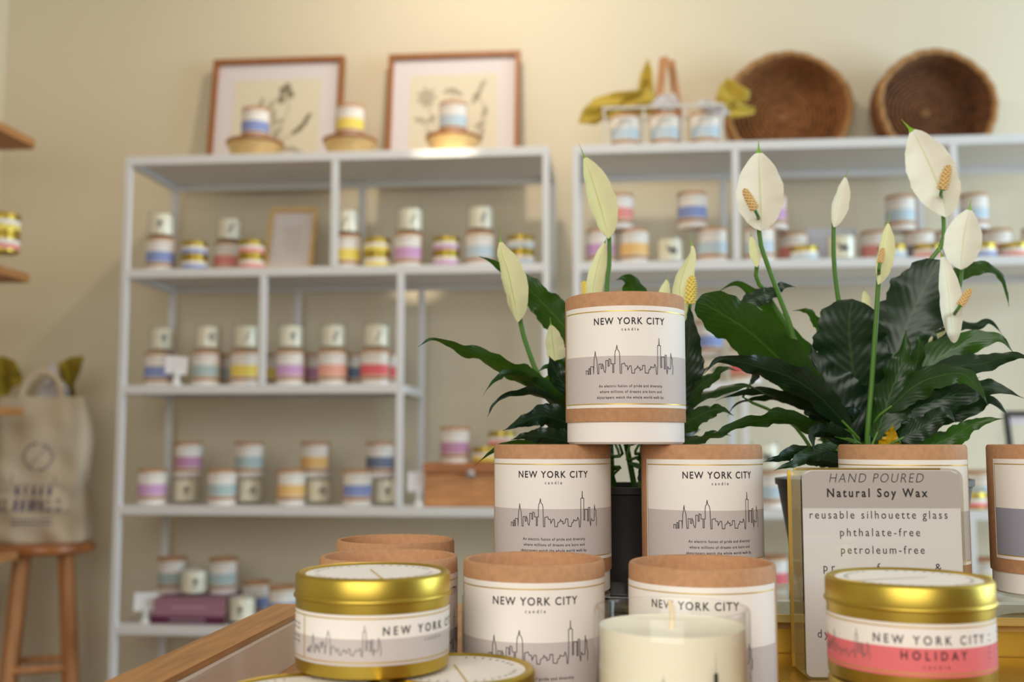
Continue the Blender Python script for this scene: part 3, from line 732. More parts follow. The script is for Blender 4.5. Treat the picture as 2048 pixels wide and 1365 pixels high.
tissue([(1388, 212), (1402, 198), (1440, 206), (1462, 228), (1446, 232), (1410, 220)], YF + .05, TW, 'white tissue paper over the right box in the caddy', 5, 'tissue paper in the wire caddy', .012)

# ------------------------------------------------------------------ left: oak wall shelves, stool, tote bag
YE = 2.98
GS = 'oak wall shelves at the left'
TIPX = atY(78, 291, YE).x
SH = []
for i, (px, py, lab) in enumerate(((78, 284, 'topmost oak wall shelf at the left photo edge'), (62, 551, 'oak wall shelf holding stacked gold tins at the left'),
                       (48, 817, 'oak wall shelf in front of the tote bag'), (40, 1103, 'lowest oak wall shelf in front of the stool'))):
    z = atY(px, py, YE).z; SH.append(z)
    b = MB(); x0, x1, th = XL + .001, TIPX, .022; rr = .03
    pts = [(x0, 1.3), (x1, 1.3), (x1, YE - rr)] + [(x1 - rr + rr * math.cos(a), YE - rr + rr * math.sin(a)) for a in [PI / 2 * j / 6 for j in range(1, 7)]] + [(x0, YE)]
    b.poly([(x, y, z) for x, y in pts], OAKX); b.poly([(x, y, z - th) for x, y in reversed(pts)], OAKX)
    for j in range(len(pts)):
        p, q = pts[j], pts[(j + 1) % len(pts)]; b.poly([(p[0], p[1], z - th), (q[0], q[1], z - th), (q[0], q[1], z), (p[0], p[1], z)], OAKX)
    o = b.build('wall_shelf', None, smooth=False, bevel=.004); tag(o, lab, 'wall shelf', GS)
q = atY(4, 500, 2.62)
for j in range(2):
    tin((q.x, 2.62, SH[1] + j * HT), 'yellow' if j else 'coral', ('upper' if j else 'lower') + ' gold tin of the stack at the left photo edge', 'gold tins on the oak wall shelf', .3)

SY = 3.17; sc = atY(90, 1085, SY); sz = sc.z; SR = .148
t = thing('bar_stool', (sc.x, SY, 0), 'round pine bar stool under the tote bag', 'stool')
b = MB(); b.lathe([(0.0001, sz - .03), (SR - .012, sz - .03), (SR - .002, sz - .024), (SR, sz - .015), (SR - .003, sz - .005), (SR - .012, sz), (0.0001, sz)], mat('stool_seat_wood', (170, 104, 54), .3, noise=(12, .2, (1, 6, 6))), 48); b.build('seat', t)
LEG = []
for i in range(4):
    a = math.radians(-20 + 90 * i); top = Vector((.085 * math.cos(a), .085 * math.sin(a), sz - .03)); bot = Vector((.15 * math.cos(a), .15 * math.sin(a), 0)); LEG.append((top, bot))
    b = MB(); b.bar(bot, top, .036, .030, PINE, (math.sin(a), -math.cos(a), 0)); b.build('leg', t, smooth=False, bevel=.005)
for i in range(4):
    for h in (.30, .36)[i % 2:i % 2 + 1]:
        u = 1 - h / (sz - .03); p = LEG[i][0].lerp(LEG[i][1], u); q = LEG[(i + 1) % 4][0].lerp(LEG[(i + 1) % 4][1], u)
        b = MB(); b.tube([p, q], .011, PINE, 12); b.build('rung', t)

# tote bag: soft lofted canvas sack
CANV = mat('natural_canvas', (206, 190, 164), .9, bump=(420, .4, .001)); NAVY = mat('navy_print', (92, 92, 112), .9)
BW, BD, BH = .138, .062, atY(90, 795, SY).z - sz
t = thing('tote_bag', (sc.x - .018, SY, sz), 'natural canvas tote bag with printed building, standing on the stool', 'bag', rz=.12)
def bag_r(u, z):
    """point on the bag skin at turn u (0 = front centre) and height z in 0..1"""
    c, s_ = math.sin(u), -math.cos(u); e = 2 / 3.6
    wx = BW * (1.03 + .05 * math.sin(PI * z) - .10 * z); wy = BD * (1.15 - .35 * z + .1 * math.sin(PI * z))
    x = wx * math.copysign(abs(c) ** e, c); y = wy * math.copysign(abs(s_) ** e, s_)
    k = .005 * math.sin(x * 55 + z * 7) * (1 - .4 * z) + .006 * math.sin(x * 24 - z * 13 + 1) + .004 * math.sin(z * 31 + x * 40) * (1 - z)
    x += .006 * math.sin(z * 9 + 1) * abs(c) ** 3
    return Vector((x, y + k, z * BH))
b = MB(); nU = 96
prof = [(.0, .9), (.01, .98)] + [(i / 40, 1) for i in range(1, 41)]
rows = [[Vector((bag_r(2 * PI * j / nU, z).x * s_, bag_r(2 * PI * j / nU, z).y * s_, z * BH)) for j in range(nU)] for z, s_ in prof]
b.grid(rows, CANV, close=True)
inner = [[Vector((p.x * .97, p.y * .93, p.z)) for p in rows[i]] for i in range(len(rows) - 1, 2, -1)]
b.grid([rows[-1]] + inner, CANV, close=True); b.poly(list(reversed(rows[0])), CANV); b.poly(list(inner[-1]), CANV)
def bagf(x, z):
    """print map: x metres from the centre, z height share"""
    u = math.asin(max(-.999, min(.999, math.copysign(min(1, abs(x) / (BW * 1.0)) ** 1.8, x)))); p = bag_r(u, z); q = bag_r(u * 1.0, z)
    lo, hi = -1.5, 1.5
    for _ in range(24):
        m = (lo + hi) / 2
        if bag_r(m, z).x < x: lo = m
        else: hi = m
    p = bag_r((lo + hi) / 2, z); return (x, p.y - .0015, p.z)
for i in range(22):
    a = 2 * PI * i / 22; c, s_ = math.cos(a), math.sin(a); r = .040
    if i in (5, 16): continue
    print_line(b, bagf, [(.012 + c * r * .9, .585 + s_ * r * .9 / BH), (.012 + c * r * 1.1, .585 + s_ * r * 1.1 / BH)], .005, NAVY) if False else print_poly(b, bagf, [(.012 + c * r - .0035, .585 + s_ * r / BH - .007), (.012 + c * r + .0035, .585 + s_ * r / BH - .007), (.012 + c * r + .0035, .585 + s_ * r / BH + .007), (.012 + c * r - .0035, .585 + s_ * r / BH + .007)], NAVY)
def pl(x0, z0, x1, z1, w=.0016):
    k = 8
    for i in range(k):
        xa, za, xb, zb = x0 + (x1 - x0) * i / k, z0 + (z1 - z0) * i / k, x0 + (x1 - x0) * (i + 1) / k, z0 + (z1 - z0) * (i + 1) / k
        dx, dz = (xb - xa), (zb - za) * BH; L = math.hypot(dx, dz); nx, nz = -dz / L * w / 2, dx / L * w / 2 / BH
        print_poly(b, bagf, [(xa - nx, za - nz), (xb - nx, zb - nz), (xb + nx, zb + nz), (xa + nx, za + nz)], NAVY)
pl(-.012, .52, .038, .65); pl(-.06, .40, .075, .40); pl(-.115, .215, .11, .215, .002); pl(-.06, .40, -.06, .47); pl(.065, .40, .065, .46); pl(-.115, .36, -.06, .36); pl(.075, .40, .10, .36)
for x in (-.045, -.02, .005, .03, .055): print_poly(b, bagf, [(x - .005, .325), (x + .005, .325), (x + .005, .385), (x - .005, .385)], NAVY)
for x in (-.105, -.08, -.045, -.025, -.004, .012, .032, .055, .08): print_poly(b, bagf, [(x - .006, .225), (x + .006, .225), (x + .005, .30), (x - .005, .30)], NAVY)
for zz, n_ in ((.165, 11), (.135, 14)):
    for i in range(n_): x = -.052 + i * .115 / n_; print_poly(b, bagf, [(x, zz - .006), (x + .006, zz - .006), (x + .006, zz + .007), (x, zz + .007)], NAVY)
b.build('body', t)
for s_, yy in ((0, -BD * .72), (1, BD * .7)):
    hb = MB(); rows = []
    for i in range(25):
        a = PI * i / 24; x = -.062 * math.cos(a) * (1 if i else 1); z = BH * .93 + .105 * math.sin(a) ** .8 if 0 < i < 24 else BH * .86
        d = Vector((math.cos(a), 0, math.sin(a)))
        wv = Vector((-math.cos(a), 0, math.sin(a))).normalized() * .011
        rows.append([Vector((x + .004, yy + .02 * math.sin(a) * (1 if s_ else .4), z)) - wv, Vector((x + .004, yy + .02 * math.sin(a) * (1 if s_ else .4), z)) + wv])
    hb.grid(rows, CANV); hb.build('handle', t, solid=.002)
TG = 'tissue paper in the tote bag'; TYD = mat('olive_tissue', (172, 152, 44), .8, trans=((180, 160, 40), .3))
tissue([(-30, 720), (5, 712), (30, 722), (42, 745), (52, 778), (30, 770), (10, 800), (-30, 815)], SY + .0, TYD, 'olive tissue paper at the left in the tote bag', 11, TG, .03)
tissue([(116, 728), (140, 715), (168, 712), (160, 745), (148, 772), (152, 800), (138, 805), (126, 770)], SY + .03, TYD, 'olive tissue paper point at the right in the tote bag', 12, TG, .03)
tissue([(102, 722), (118, 756), (138, 778), (138, 812), (66, 812), (76, 785), (88, 765)], SY - .02, TW, 'white tissue paper peak in the middle of the tote bag', 13, TG, .02)

# ================================================================== DISPLAY TABLE
ZT = 1.02 - 0.170; ZR = 1.02 - 0.135
o1, o2 = atZ(553, 1208, ZR), atZ(208, 1365, ZR); i1, i2 = atZ(589, 1230, ZR), atZ(324, 1365, ZR)
def ext(a, b, Y): return a + (b - a) * ((Y - a.y) / (b.y - a.y))
YN = 0.30; yE = o1.y
oa, ob, ia, ib = ext(o1, o2, yE), ext(o1, o2, YN), ext(i1, i2, yE), ext(i1, i2, YN)
TX0, TX1, TY1 = min(ob.x, oa.x), 0.95, 1.16
t = thing('display_table', ((TX0 + TX1) / 2, .7, 0), 'oak display table with raised oak and white edge under the candles', 'table')
org = Vector(t.location)
def tbox(name, x0, x1, y0, y1, z0, z1, m, bevel=.002, parent=None):
    parent = parent or t
    b = MB(); b.box(Vector(((x0 + x1) / 2, (y0 + y1) / 2, (z0 + z1) / 2)) - org, (x1 - x0, y1 - y0, z1 - z0), m); return b.build(name, parent, smooth=False, bevel=bevel)
tbox('table_top', TX0, TX1, YN, TY1, ZT - .04, ZT, OAK)
for x in (TX0 + .03, TX1 - .08):
    for y in (YN + .03, TY1 - .08): tbox('leg', x, x + .05, y, y + .05, 0, ZT - .04, OAK)
def prism(name, quad, z0, z1, m, parent):
    b = MB(); n = len(quad); q = [Vector((p[0], p[1], 0)) - Vector((org.x, org.y, 0)) for p in quad]
    b.poly([(p.x, p.y, z1) for p in q], m); b.poly([(p.x, p.y, z0) for p in reversed(q)], m)
    for j in range(n): a, c = q[j], q[(j + 1) % n]; b.poly([(a.x, a.y, z0), (c.x, c.y, z0), (c.x, c.y, z1), (a.x, a.y, z1)], m)
    return b.build(name, parent, smooth=False, bevel=.0008)
prism('rim_cap', [oa, ob, ib, ia], ZR - .004, ZR, OAK, t)
dx = Vector((.014, 0, 0))
lx = Vector((.0045, 0, 0))
prism('side_panel', [oa + dx * .3, ob + dx * .3, ib + lx, ia + lx], ZT, ZR - .0042, mat('white_lacquer', (232, 228, 224), .12, coat=.5), t)

# --- acrylic riser, gold block
ZP = 1.02 - 0.1056; RX0 = P(921, 1190, .75).x; RY0 = P(1100, 1190, .750).y; RY1 = P(1250, 1163, .8265).y; RX1 = .80
t = thing('acrylic_riser', ((RX0 + RX1) / 2, RY0, ZT), 'clear acrylic riser carrying the second row of candle boxes', 'riser'); org = Vector(t.location)
tbox('plate', RX0, RX1, RY0, RY1, ZP - .0102, ZP, ACRYL, .0006)
for x in (RX0, RX1 - .004):
    tbox('leg', x, x + .004, RY0, RY1, ZT, ZP - .0103, mat('frosted_acrylic_edge', (228, 222, 212), .4), .0005)
GBX0 = P(1330, 1250, .77).x
t = thing('gold_display_block', ((GBX0 + RX1) / 2, RY0 + .1, ZT), 'shiny gold block under the clear acrylic riser', 'display block'); org = Vector(t.location)
GB_ = mat('brushed_gold', (212, 178, 84), .36, 1.0, bump=(60, .05, .001))
tbox('block', GBX0, RX1 - .006, RY0 + .02, RY1 - .02, ZT, ZP - .0215, GB_, .001)
tbox('top_trim', GBX0 - .004, RX1 - .006, RY0 + .004, RY1 - .02, ZP - .0165, ZP - .0104, mat('pale_gold_trim', (226, 204, 130), .3, .8), .0006)
tbox('core', GBX0, RX1 - .006, RY0 + .012, RY1 - .02, ZP - .0215, ZP - .0165, mat('dark_oak_core', (186, 146, 84), .5), .0003)

# --- candle boxes up front: all turned so that the printed front stands as in the photo
GH = 'printed city candle boxes on the display table'
def hibox(px, py, d, z, turn, label, band='stone', sz_=1.0):
    p = P(px, py, d); t = candle_box((p.x, p.y, z), band, label, GH, face(px) + math.radians(turn), hi=True); t.scale = (1, 1, sz_); return t
hibox(1250, 740, .777, ZP + HB + .0002, 5, 'city candle box alone at the top of the pyramid')
hibox(1105, 1030, .790, ZP, 1, 'city candle box at the left in the second row of the pyramid')
hibox(1404, 1030, .772, ZP, 17, 'city candle box at the right in the second row, next to the acrylic sign')
hibox(1806, 1000, .755, ZP, 0, 'city candle box standing behind the acrylic sign')
hibox(2105, 1000, .776, ZP, 19, 'candle box with slate grey band cut by the right photo edge', 'grey')
hibox(1068, 1200, .655, ZT, 1, 'open topped city candle box in the middle of the front row', sz_=.965)
hibox(1404, 1200, .636, ZT, -6, 'open topped city candle box behind the uncovered glass candle', sz_=.965)
hibox(777, 1200, .672, ZT, 40, 'open topped candle box directly behind the gold tin', sz_=.965)
hibox(790, 1200, .785, ZT, 30, 'rearmost open topped candle box behind the gold tin', sz_=.965)

# --- tins and glass up front
GT = 'gold tins at the front of the display table'
def ftin(px, d, j, turn, band, kind, label):
    p = P(px, 1250, d); return tin((p.x, p.y, ZT + j * HT + .0002 * j), band, label, GT, face(px) + math.radians(turn), kind, lid=.15 if kind == 'city' else -.9)
ftin(746, .586, 1, 47, 'stone', 'city', 'gold city candle tin on top of two others at the left front')
ftin(608, .530, 0, 20, 'stone', 'city', 'gold tin at the bottom left, white lid label half covered by the tin above')
ftin(915, .583, 0, 20, 'stone', 'city', 'gold tin under the right side of the top gold tin, before the middle box')
ftin(1819, .560, 1, 15.5, 'rose', 'holiday', 'gold holiday candle tin with rose band, in front of the acrylic sign')
ftin(1821, .560, 0, 10, 'rose', 'holiday', 'lower gold tin supporting the holiday tin')
p = P(1344, 1300, .553)
g = glass((p.x, p.y, ZT), 'city', 'uncovered glass candle with city print at the front centre', None, face(1344)); g.scale = (1, 1, 1.08)

# --- acrylic sign block
d = .672; pl_, pr_ = P(1606, 1150, d), P(1932, 1150, d); top = P(1766, 938, d).z; zs = ZT + .0015
zs = P(1766, 1356, d).z; c = (pl_ + pr_) / 2; w = (pr_ - pl_).length; h = top - zs; th = .029
t = thing('acrylic_sign', (c.x, c.y, zs), 'clear acrylic block sign reading HAND POURED Natural Soy Wax', 'sign', rz=YAW - math.radians(1.0))
def rounded(w, h, r, n=6):
    out = []
    for cx_, cz_, a0 in ((w / 2 - r, h - r, 0), (-w / 2 + r, h - r, PI / 2), (-w / 2 + r * .6, r * .6, PI), (w / 2 - r * .6, r * .6, 1.5 * PI)):
        rr = r if cz_ > h / 2 else r * .6
        out += [(cx_ + rr * math.cos(a0 + PI / 2 * i / n), cz_ + rr * math.sin(a0 + PI / 2 * i / n)) for i in range(n + 1)]
    return out
b = MB(); rp = rounded(w, h, .007)
b.poly([(x, 0, z) for x, z in reversed(rp)], ACRYL); b.poly([(x, th, z) for x, z in rp], ACRYL)
for j in range(len(rp)):
    a, q = rp[j], rp[(j + 1) % len(rp)]; b.poly([(a[0], 0, a[1]), (q[0], 0, q[1]), (q[0], th, q[1]), (a[0], th, a[1])], ACRYLEDGE)
b.build('acrylic_block', t, angle=30)
b = MB(); BPM = mat('gold_sign_back', (214, 176, 80), .35, 1.0)
for x in (-w / 2, w / 2): b.box((x, th + .0008, h / 2), (.0022, .0014, h - .004), BPM)
for z in (.0012, h - .0012): b.box((0, th + .0008, z), (w - .006, .0014, .0016), BPM)
b.build('back_edging', t, smooth=False)
b = MB(); SPA = mat('sign_paper', (232, 228, 228), .7); SPB = mat('sign_paper_band', (196, 186, 182), .7)
pw = w - .003; zb = zs; f = lambda x, z: (x, .0013, z)
rp2 = rounded(pw, h - .002, .006)
b.poly([(x, .0016, z + .001) for x, z in reversed(rp2)], SPA); b.poly([(x, .0026, z + .001) for x, z in rp2], SPA)
def fz(py): return (P(1766, py, d)).z - zs
def fx(px): return (px - 1765) * d / FPX
print_poly(b, lambda x, z: (x, .00145, z), [(-pw / 2, fz(1018)), (pw / 2, fz(1018)), (pw / 2, fz(952)), (pw / 2 - .006, h - .0015), (-pw / 2 + .006, h - .0015), (-pw / 2, fz(952))], SPB)
def st(body, x0, x1, y, cap, m, shear=0, weight=0.0): print_text(b, f, body, fx((x0 + x1) / 2), fz(y), (x1 - x0) * d / FPX, cap * d / FPX, m, shear, weight)
SI = mat('sign_ink', (70, 62, 62), .8)
st('HAND POURED', 1661, 1851, 957, 19, SI, .22, -.012)
st('Natural Soy Wax', 1656, 1858, 987, 17, INK, 0, .022)
st('reusable silhouette glass', 1620, 1896, 1031, 16, SI)
st('phthalate-free', 1680, 1840, 1066, 16, SI)
st('petroleum-free', 1681, 1848, 1101, 16, SI)
st('pr', 1645, 1668, 1136, 16, SI); st('f', 1752, 1758, 1136, 16, SI); st('&', 1868, 1880, 1136, 16, SI)
st('l', 1649, 1651, 1197, 18, SI); st('v', 1651, 1659, 1232, 16, SI); st('dy', 1630, 1652, 1267, 16, SI)
b.build('paper_insert', t, smooth=False)
# the low gold step the sign stands on
sx = P(1560, 1300, .66).x
t = thing('gold_step', (0.2, .66, ZT), 'low gold step under the acrylic sign', 'display block'); org = Vector(t.location)
yS = c.y - .012; tbox('step', sx, RX1 - .01, yS, RY0 + .018, ZT, zs - .0002, GB_, .001)

# ================================================================== PEACE LILIES
def leaf_material(name, rgb, rib, trans, rough=.38, vb=.10, nz=(.6, 1.4)):
    m = bpy.data.materials.new(name); m.use_nodes = True; nt = m.node_tree; N = nt.nodes; L = nt.links
    b = N['Principled BSDF']; b.inputs['Roughness'].default_value = rough
    uv = N.new('ShaderNodeUVMap'); uv.uv_map = 'UVMap'; sp = N.new('ShaderNodeSeparateXYZ'); L.new(uv.outputs[0], sp.inputs[0])
    def M(op, a, b_=None):
        n = N.new('ShaderNodeMath'); n.operation = op
        for i, v in enumerate((a, b_)):
            if v is None: continue
            if isinstance(v, (int, float)): n.inputs[i].default_value = v
            else: L.new(v, n.inputs[i])
        return n.outputs[0]
    u = M('ABSOLUTE', M('SUBTRACT', sp.outputs[0], .5))              # 0 at the midrib, .5 at the edge
    mid = M('LESS_THAN', u, .022)
    vein = M('SINE', M('MULTIPLY', M('SUBTRACT', sp.outputs[1], M('MULTIPLY', u, .55)), 80.0))
    tx = N.new('ShaderNodeTexNoise'); tx.inputs['Scale'].default_value = 30
    mx = N.new('ShaderNodeMix'); mx.data_type = 'RGBA'; L.new(tx.outputs['Fac'], mx.inputs[0])
    c = lin(rgb); mx.inputs[6].default_value = tuple(v * nz[0] for v in c[:3]) + (1,); mx.inputs[7].default_value = tuple(v * nz[1] for v in c[:3]) + (1,)
    m2 = N.new('ShaderNodeMix'); m2.data_type = 'RGBA'; L.new(mid, m2.inputs[0]); L.new(mx.outputs[2], m2.inputs[6]); m2.inputs[7].default_value = lin(rib)
    L.new(m2.outputs[2], b.inputs['Base Color'])
    bp = N.new('ShaderNodeBump'); bp.inputs['Strength'].default_value = vb; bp.inputs['Distance'].default_value = .001; L.new(vein, bp.inputs['Height']); L.new(bp.outputs[0], b.inputs['Normal'])
    t = N.new('ShaderNodeBsdfTranslucent'); t.inputs[0].default_value = lin(trans[0]); ms = N.new('ShaderNodeMixShader'); ms.inputs[0].default_value = trans[1]
    L.new(b.outputs[0], ms.inputs[1]); L.new(t.outputs[0], ms.inputs[2]); L.new(ms.outputs[0], N['Material Output'].inputs[0])
    return m
LEAFM = [leaf_material('lily_leaf', (36, 66, 26), (64, 96, 38), ((80, 130, 20), .28)),
         leaf_material('lily_leaf_deep', (24, 46, 28), (44, 70, 36), ((40, 80, 20), .14)),
         leaf_material('lily_leaf_fresh', (62, 104, 26), (96, 130, 50), ((130, 170, 30), .35)),
         leaf_material('lily_leaf_yellow', (206, 160, 20), (210, 180, 60), ((220, 170, 20), .3))]
STEM = mat('lily_stem', (82, 126, 48), .4)
SPATHE = leaf_material('lily_spathe', (255, 252, 238), (220, 226, 170), ((255, 250, 226), .45), .55, .04, (.96, 1.0))
SPATHEG = leaf_material('lily_spathe_green', (246, 244, 200), (190, 205, 120), ((240, 238, 170), .45), .55, .04, (.96, 1.0))
SPADIX = mat('lily_spadix', (222, 190, 130), .7); SPADIXY = mat('lily_spadix_yellow', (232, 212, 110), .7)
TIPG = mat('lily_spathe_tip', (140, 184, 60), .5, trans=((140, 190, 50), .3))
def spline(pts, n):
    pts = [Vector(p) for p in pts]
    if len(pts) == 2: return [pts[0].lerp(pts[1], i / n) for i in range(n + 1)]
    L = [0]
    for a, b in zip(pts, pts[1:]): L.append(L[-1] + max((b - a).length, 1e-6))
    out = []; ext_ = [pts[0] * 2 - pts[1]] + pts + [pts[-1] * 2 - pts[-2]]
    for i in range(n + 1):
        s = L[-1] * i / n; k = max(j for j in range(len(pts) - 1) if L[j] <= s + 1e-9); u = (s - L[k]) / (L[k + 1] - L[k])
        p0, p1, p2, p3 = ext_[k:k + 4]
        out.append(.5 * ((2 * p1) + (p2 - p0) * u + (2 * p0 - 5 * p1 + 4 * p2 - p3) * u * u + (3 * p1 - p0 - 3 * p2 + p3) * u ** 3))
    return out
def blade(mb, sp, w, theta, m, prof, cup=.2, wave=.06, nw=7, seed=0, tipm=None, twist=0.0, rag=1.0):
    n = len(sp) - 1; rows = []; r_ = random.Random(seed); ph = r_.random() * 6; k1 = r_.uniform(14, 22)
    for i, p in enumerate(sp):
        t = i / n; T = (sp[min(i + 1, n)] - sp[max(i - 1, 0)]).normalized(); v = (p - CAM).normalized()
        s = T.cross(v)
        if s.length < 1e-3: s = Vector((1, 0, 0))
        s.normalize(); nn = s.cross(T).normalized(); th = theta + twist * (t - .4)
        wd_ = s * math.cos(th) + nn * math.sin(th); no = wd_.cross(T).normalized(); hw = max(prof(t) * w / 2, .0002)
        row = []
        for j in range(nw):
            u = -1 + 2 * j / (nw - 1)
            e = wave * 1.5 * w * (abs(u) ** 2) * (math.sin(k1 * t + ph + (1.3 if u > 0 else 0)) + .5 * math.sin(k1 * 2.3 * t + ph * 3 + u)) * min(1, 4 * t * (1 - t))
            ed = 1 + rag * (.07 * math.sin(k1 * 1.7 * t + ph * 2 + u) + .05 * math.sin(k1 * 4.1 * t + ph + 2 * u)) * abs(u)
            row.append(p + wd_ * (hw * u * ed) + no * (cup * hw * abs(u) ** 1.5 + e))
        rows.append(row)
    mb.grid(rows, m, uvs=lambda i, j: (j / (nw - 1), i / n))
    if tipm:
        k = mb.mi(tipm); f0 = len(mb.f) - n * (nw - 1)
        for i in range(n):
            if i / n > .84:
                for j in range(nw - 1): mb.m[f0 + i * (nw - 1) + j] = k
LP = lambda t: (t ** .62 * (1 - t) ** 1.3) / .3295 if 0 < t < 1 else 0       # leaf: ovate, drawn-out tip
def SPF(t):
    t = t / .87
    return max((max(t, 0) ** .7 * (1 - t) ** .8) / .3546 if t < 1 else 0, .055 * min(1, (1.15 - t) / .15) if t > .5 else 0)
RND = lambda t: (t ** .55 * (1 - t) ** .45) / .5024 if 0 < t < 1 else 0      # leaf whose tip bends away: blunt outline
def lily_leaf(plant, org, base, pts, w, theta=0.0, m=0, d0=None, d1=None, seed=0, wave=.07, twist=0.0, cup=.25, nw=7, prof=None):
    """base: the foot in the pot (room point); pts: pixels of the midrib from the foot of the blade to the tip, at distances d0..d1; w in pixels"""
    n = len(pts); q = [P(x, y, d0 + (d1 - d0) * i / (n - 1)) for i, (x, y) in enumerate(pts)]
    w = w / FPX * (d0 + d1) / 2
    sp = spline(q, 44); b = MB(); blade(b, sp, w, math.radians(theta), LEAFM[m], prof or LP, cup, wave, nw, seed, twist=math.radians(twist))
    mid = base.lerp(q[0], .5) + Vector((0, 0, .012)); dirn = (sp[1] - sp[0]).normalized() * .02
    st_ = spline([base, mid, q[0] - dirn * .6, sp[3]], 10); b.tube(st_, [.0022 - .0012 * i / 10 for i in range(11)], STEM if m != 3 else LEAFM[3], 6)
    b.v = [tuple(Vector(v) - org) for v in b.v]
    return b.build('leaf', plant, angle=80)
def lily_flower(plant, org, base, spathe, w, theta, stem, dist, spad=None, m=SPATHE, cup=.5, seed=0, twist=0.0, yellow=False, stemr=.0019):
    """spathe: pixels base..tip; stem: pixels from the spathe foot down; spad: pixels of the spadix foot and tip"""
    q = [P(x, y, dist) for x, y in spathe]; st = [P(x, y, dist + .006 + .01 * i / len(stem)) for i, (x, y) in enumerate(stem)]
    b = MB(); b.tube(spline(st + [base], 24), [stemr * (1 + .3 * i / 24) for i in range(25)], STEM, 8); b.v = [tuple(Vector(v) - org) for v in b.v]
    so = b.build('flower_stem', plant, angle=80)
    b = MB(); blade(b, spline(q, 26), w / FPX * dist, math.radians(theta), m, SPF, cup, 0.03, 9, seed, rag=.25, tipm=TIPG, twist=math.radians(twist)); b.v = [tuple(Vector(v) - org) for v in b.v]
    b.build('spathe', so, angle=80)
    if spad:
        (xa, ya), (xb, yb), dd = spad; a, c = P(xa, ya, dist + dd), P(xb, yb, dist + dd); b = MB(); ax = (c - a); L = ax.length; ax.normalize(); r = L * .15
        x = ax.cross(Vector((0, 1, 0))).normalized(); y = ax.cross(x); mm = SPADIXY if yellow else SPADIX
        b.tube([a.lerp(c, i / 12) for i in range(13)], [r * math.sqrt(max(.02, 1 - (i / 12) ** 3.2)) * (.85 if i == 0 else 1) for i in range(13)], mm, 12)
        for i in range(76):
            t = (i + .5) / 76; g = i * 2.39996; p = a.lerp(c, .03 + .95 * t); rad = (x * math.cos(g) + y * math.sin(g)); e = r * .95 * math.sqrt(max(.05, 1 - t ** 3.2))
            tip = p + rad * (e + r * .75); s1 = ax * (r * .27); s2 = rad.cross(ax) * (r * .27)
            o = p + rad * e * .9
            for k in range(4):
                aa, bb = [(s1 + s2), (s1 * -1 + s2), (s1 * -1 - s2), (s1 - s2)][k], [(s1 * -1 + s2), (s1 * -1 - s2), (s1 - s2), (s1 + s2)][k]
                b.poly([o + aa, o + bb, tip], mm)
        # short stalk joining the spadix to the stem
        b.tube(spline([a + ax * .004, a - ax * .004, st[0] if len(st) < 2 else st[0]], 6), .0014, STEM, 6)
        b.v = [tuple(Vector(v) - org) for v in b.v]; b.build('spadix', so, angle=25)
def lily(px, py, d, rt, rb, h, label, flo):
    p = P(px, py, d); org = Vector((p.x, p.y, ZT)); t = thing('peace_lily', org, label, 'potted plant', 'potted peace lilies')
    POT = mat('black_plastic_pot', (40, 36, 36), .45); b = MB()
    b.lathe([(.0001, 0), (rb - .003, 0), (rb, .002), (rt, h - .006), (rt + .002, h - .005), (rt + .0022, h), (rt - .001, h + .0005), (rt - .002, h - .002), (rt - .004, h - .016), (.0001, h - .016)], POT, 48); b.build('pot', t)
    b = MB(); r_ = random.Random(3); rows = [[((rt - .0045) * u * math.cos(2 * PI * j / 28), (rt - .0045) * u * math.sin(2 * PI * j / 28), h - .012 + .003 * r_.random()) for j in range(28)] for u in (.001, .3, .6, .85, 1)]
    b.grid(rows, mat('potting_soil', (48, 36, 28), .95, noise=(200, .5, (1, 1, 1))), close=True); b.build('soil', t)
    return t, org, lambda a=None, r=.5: org + Vector((rt * r * math.cos(a), rt * r * math.sin(a), h - .012))

# ---- left plant, behind the pyramid
t, org, foot = lily(1252, 1080, .902, .058, .045, .1344, 'peace lily in a dark pot behind the pyramid of candle boxes', 0)
n_ = 0
def LL(pts, w, th=0, m=0, d0=.90, d1=.90, **k):
    global n_
    n_ += 1; a = math.atan2(.3 * (d0 + d1 - 1.8) * 10, pts[-1][0] - 1252) if True else 0
    lily_leaf(t, org, foot(a, .25 + .3 * ((n_ * 7) % 5) / 5), pts, w, th, m, d0, d1, seed=n_, **k)
LL([(1165, 842), (1100, 790), (1030, 745), (985, 724), (930, 702), (890, 684), (860, 681), (836, 694)], 50, 35, 0, .88, .80, wave=.10)
LL([(1190, 720), (1130, 655), (1070, 590), (1020, 548), (985, 524), (958, 513)], 72, 12, 0, .92, .90, cup=.15)
LL([(1150, 835), (1085, 780), (1045, 755), (1010, 750), (985, 765), (966, 792)], 34, 40, 0, .88, .82)
LL([(1160, 850), (1100, 800), (1050, 785), (1010, 793), (985, 815), (975, 834)], 30, 50, 1, .87, .80)
LL([(1190, 880), (1130, 845), (1085, 832), (1045, 845), (1006, 862)], 62, 15, 1, .87, .83)
LL([(1255, 760), (1262, 680), (1268, 610), (1262, 568), (1250, 556), (1232, 560)], 105, 5, 0, .95, .92, wave=.05)
LL([(1175, 850), (1140, 790), (1112, 745), (1098, 712)], 100, 10, 1, .88, .87)
LL([(1170, 895), (1110, 878), (1060, 872), (1022, 880)], 48, 20, 1, .85, .83)
LL([(1130, 910), (1060, 888), (1010, 892), (975, 910), (950, 932)], 22, 40, 0, .87, .82)
LL([(1150, 900), (1090, 905), (1030, 915), (985, 930)], 30, 40, 0, .88, .84)
LL([(1180, 820), (1130, 770), (1095, 760), (1070, 775)], 46, 20, 2, .90, .87)
LL([(1200, 800), (1150, 740), (1120, 730), (1092, 735), (1075, 744)], 40, 30, 0, .9, .87)
LL([(1330, 850), (1358, 780), (1374, 710), (1380, 640), (1378, 612)], 92, 5, 1, .88, .87, wave=.04)
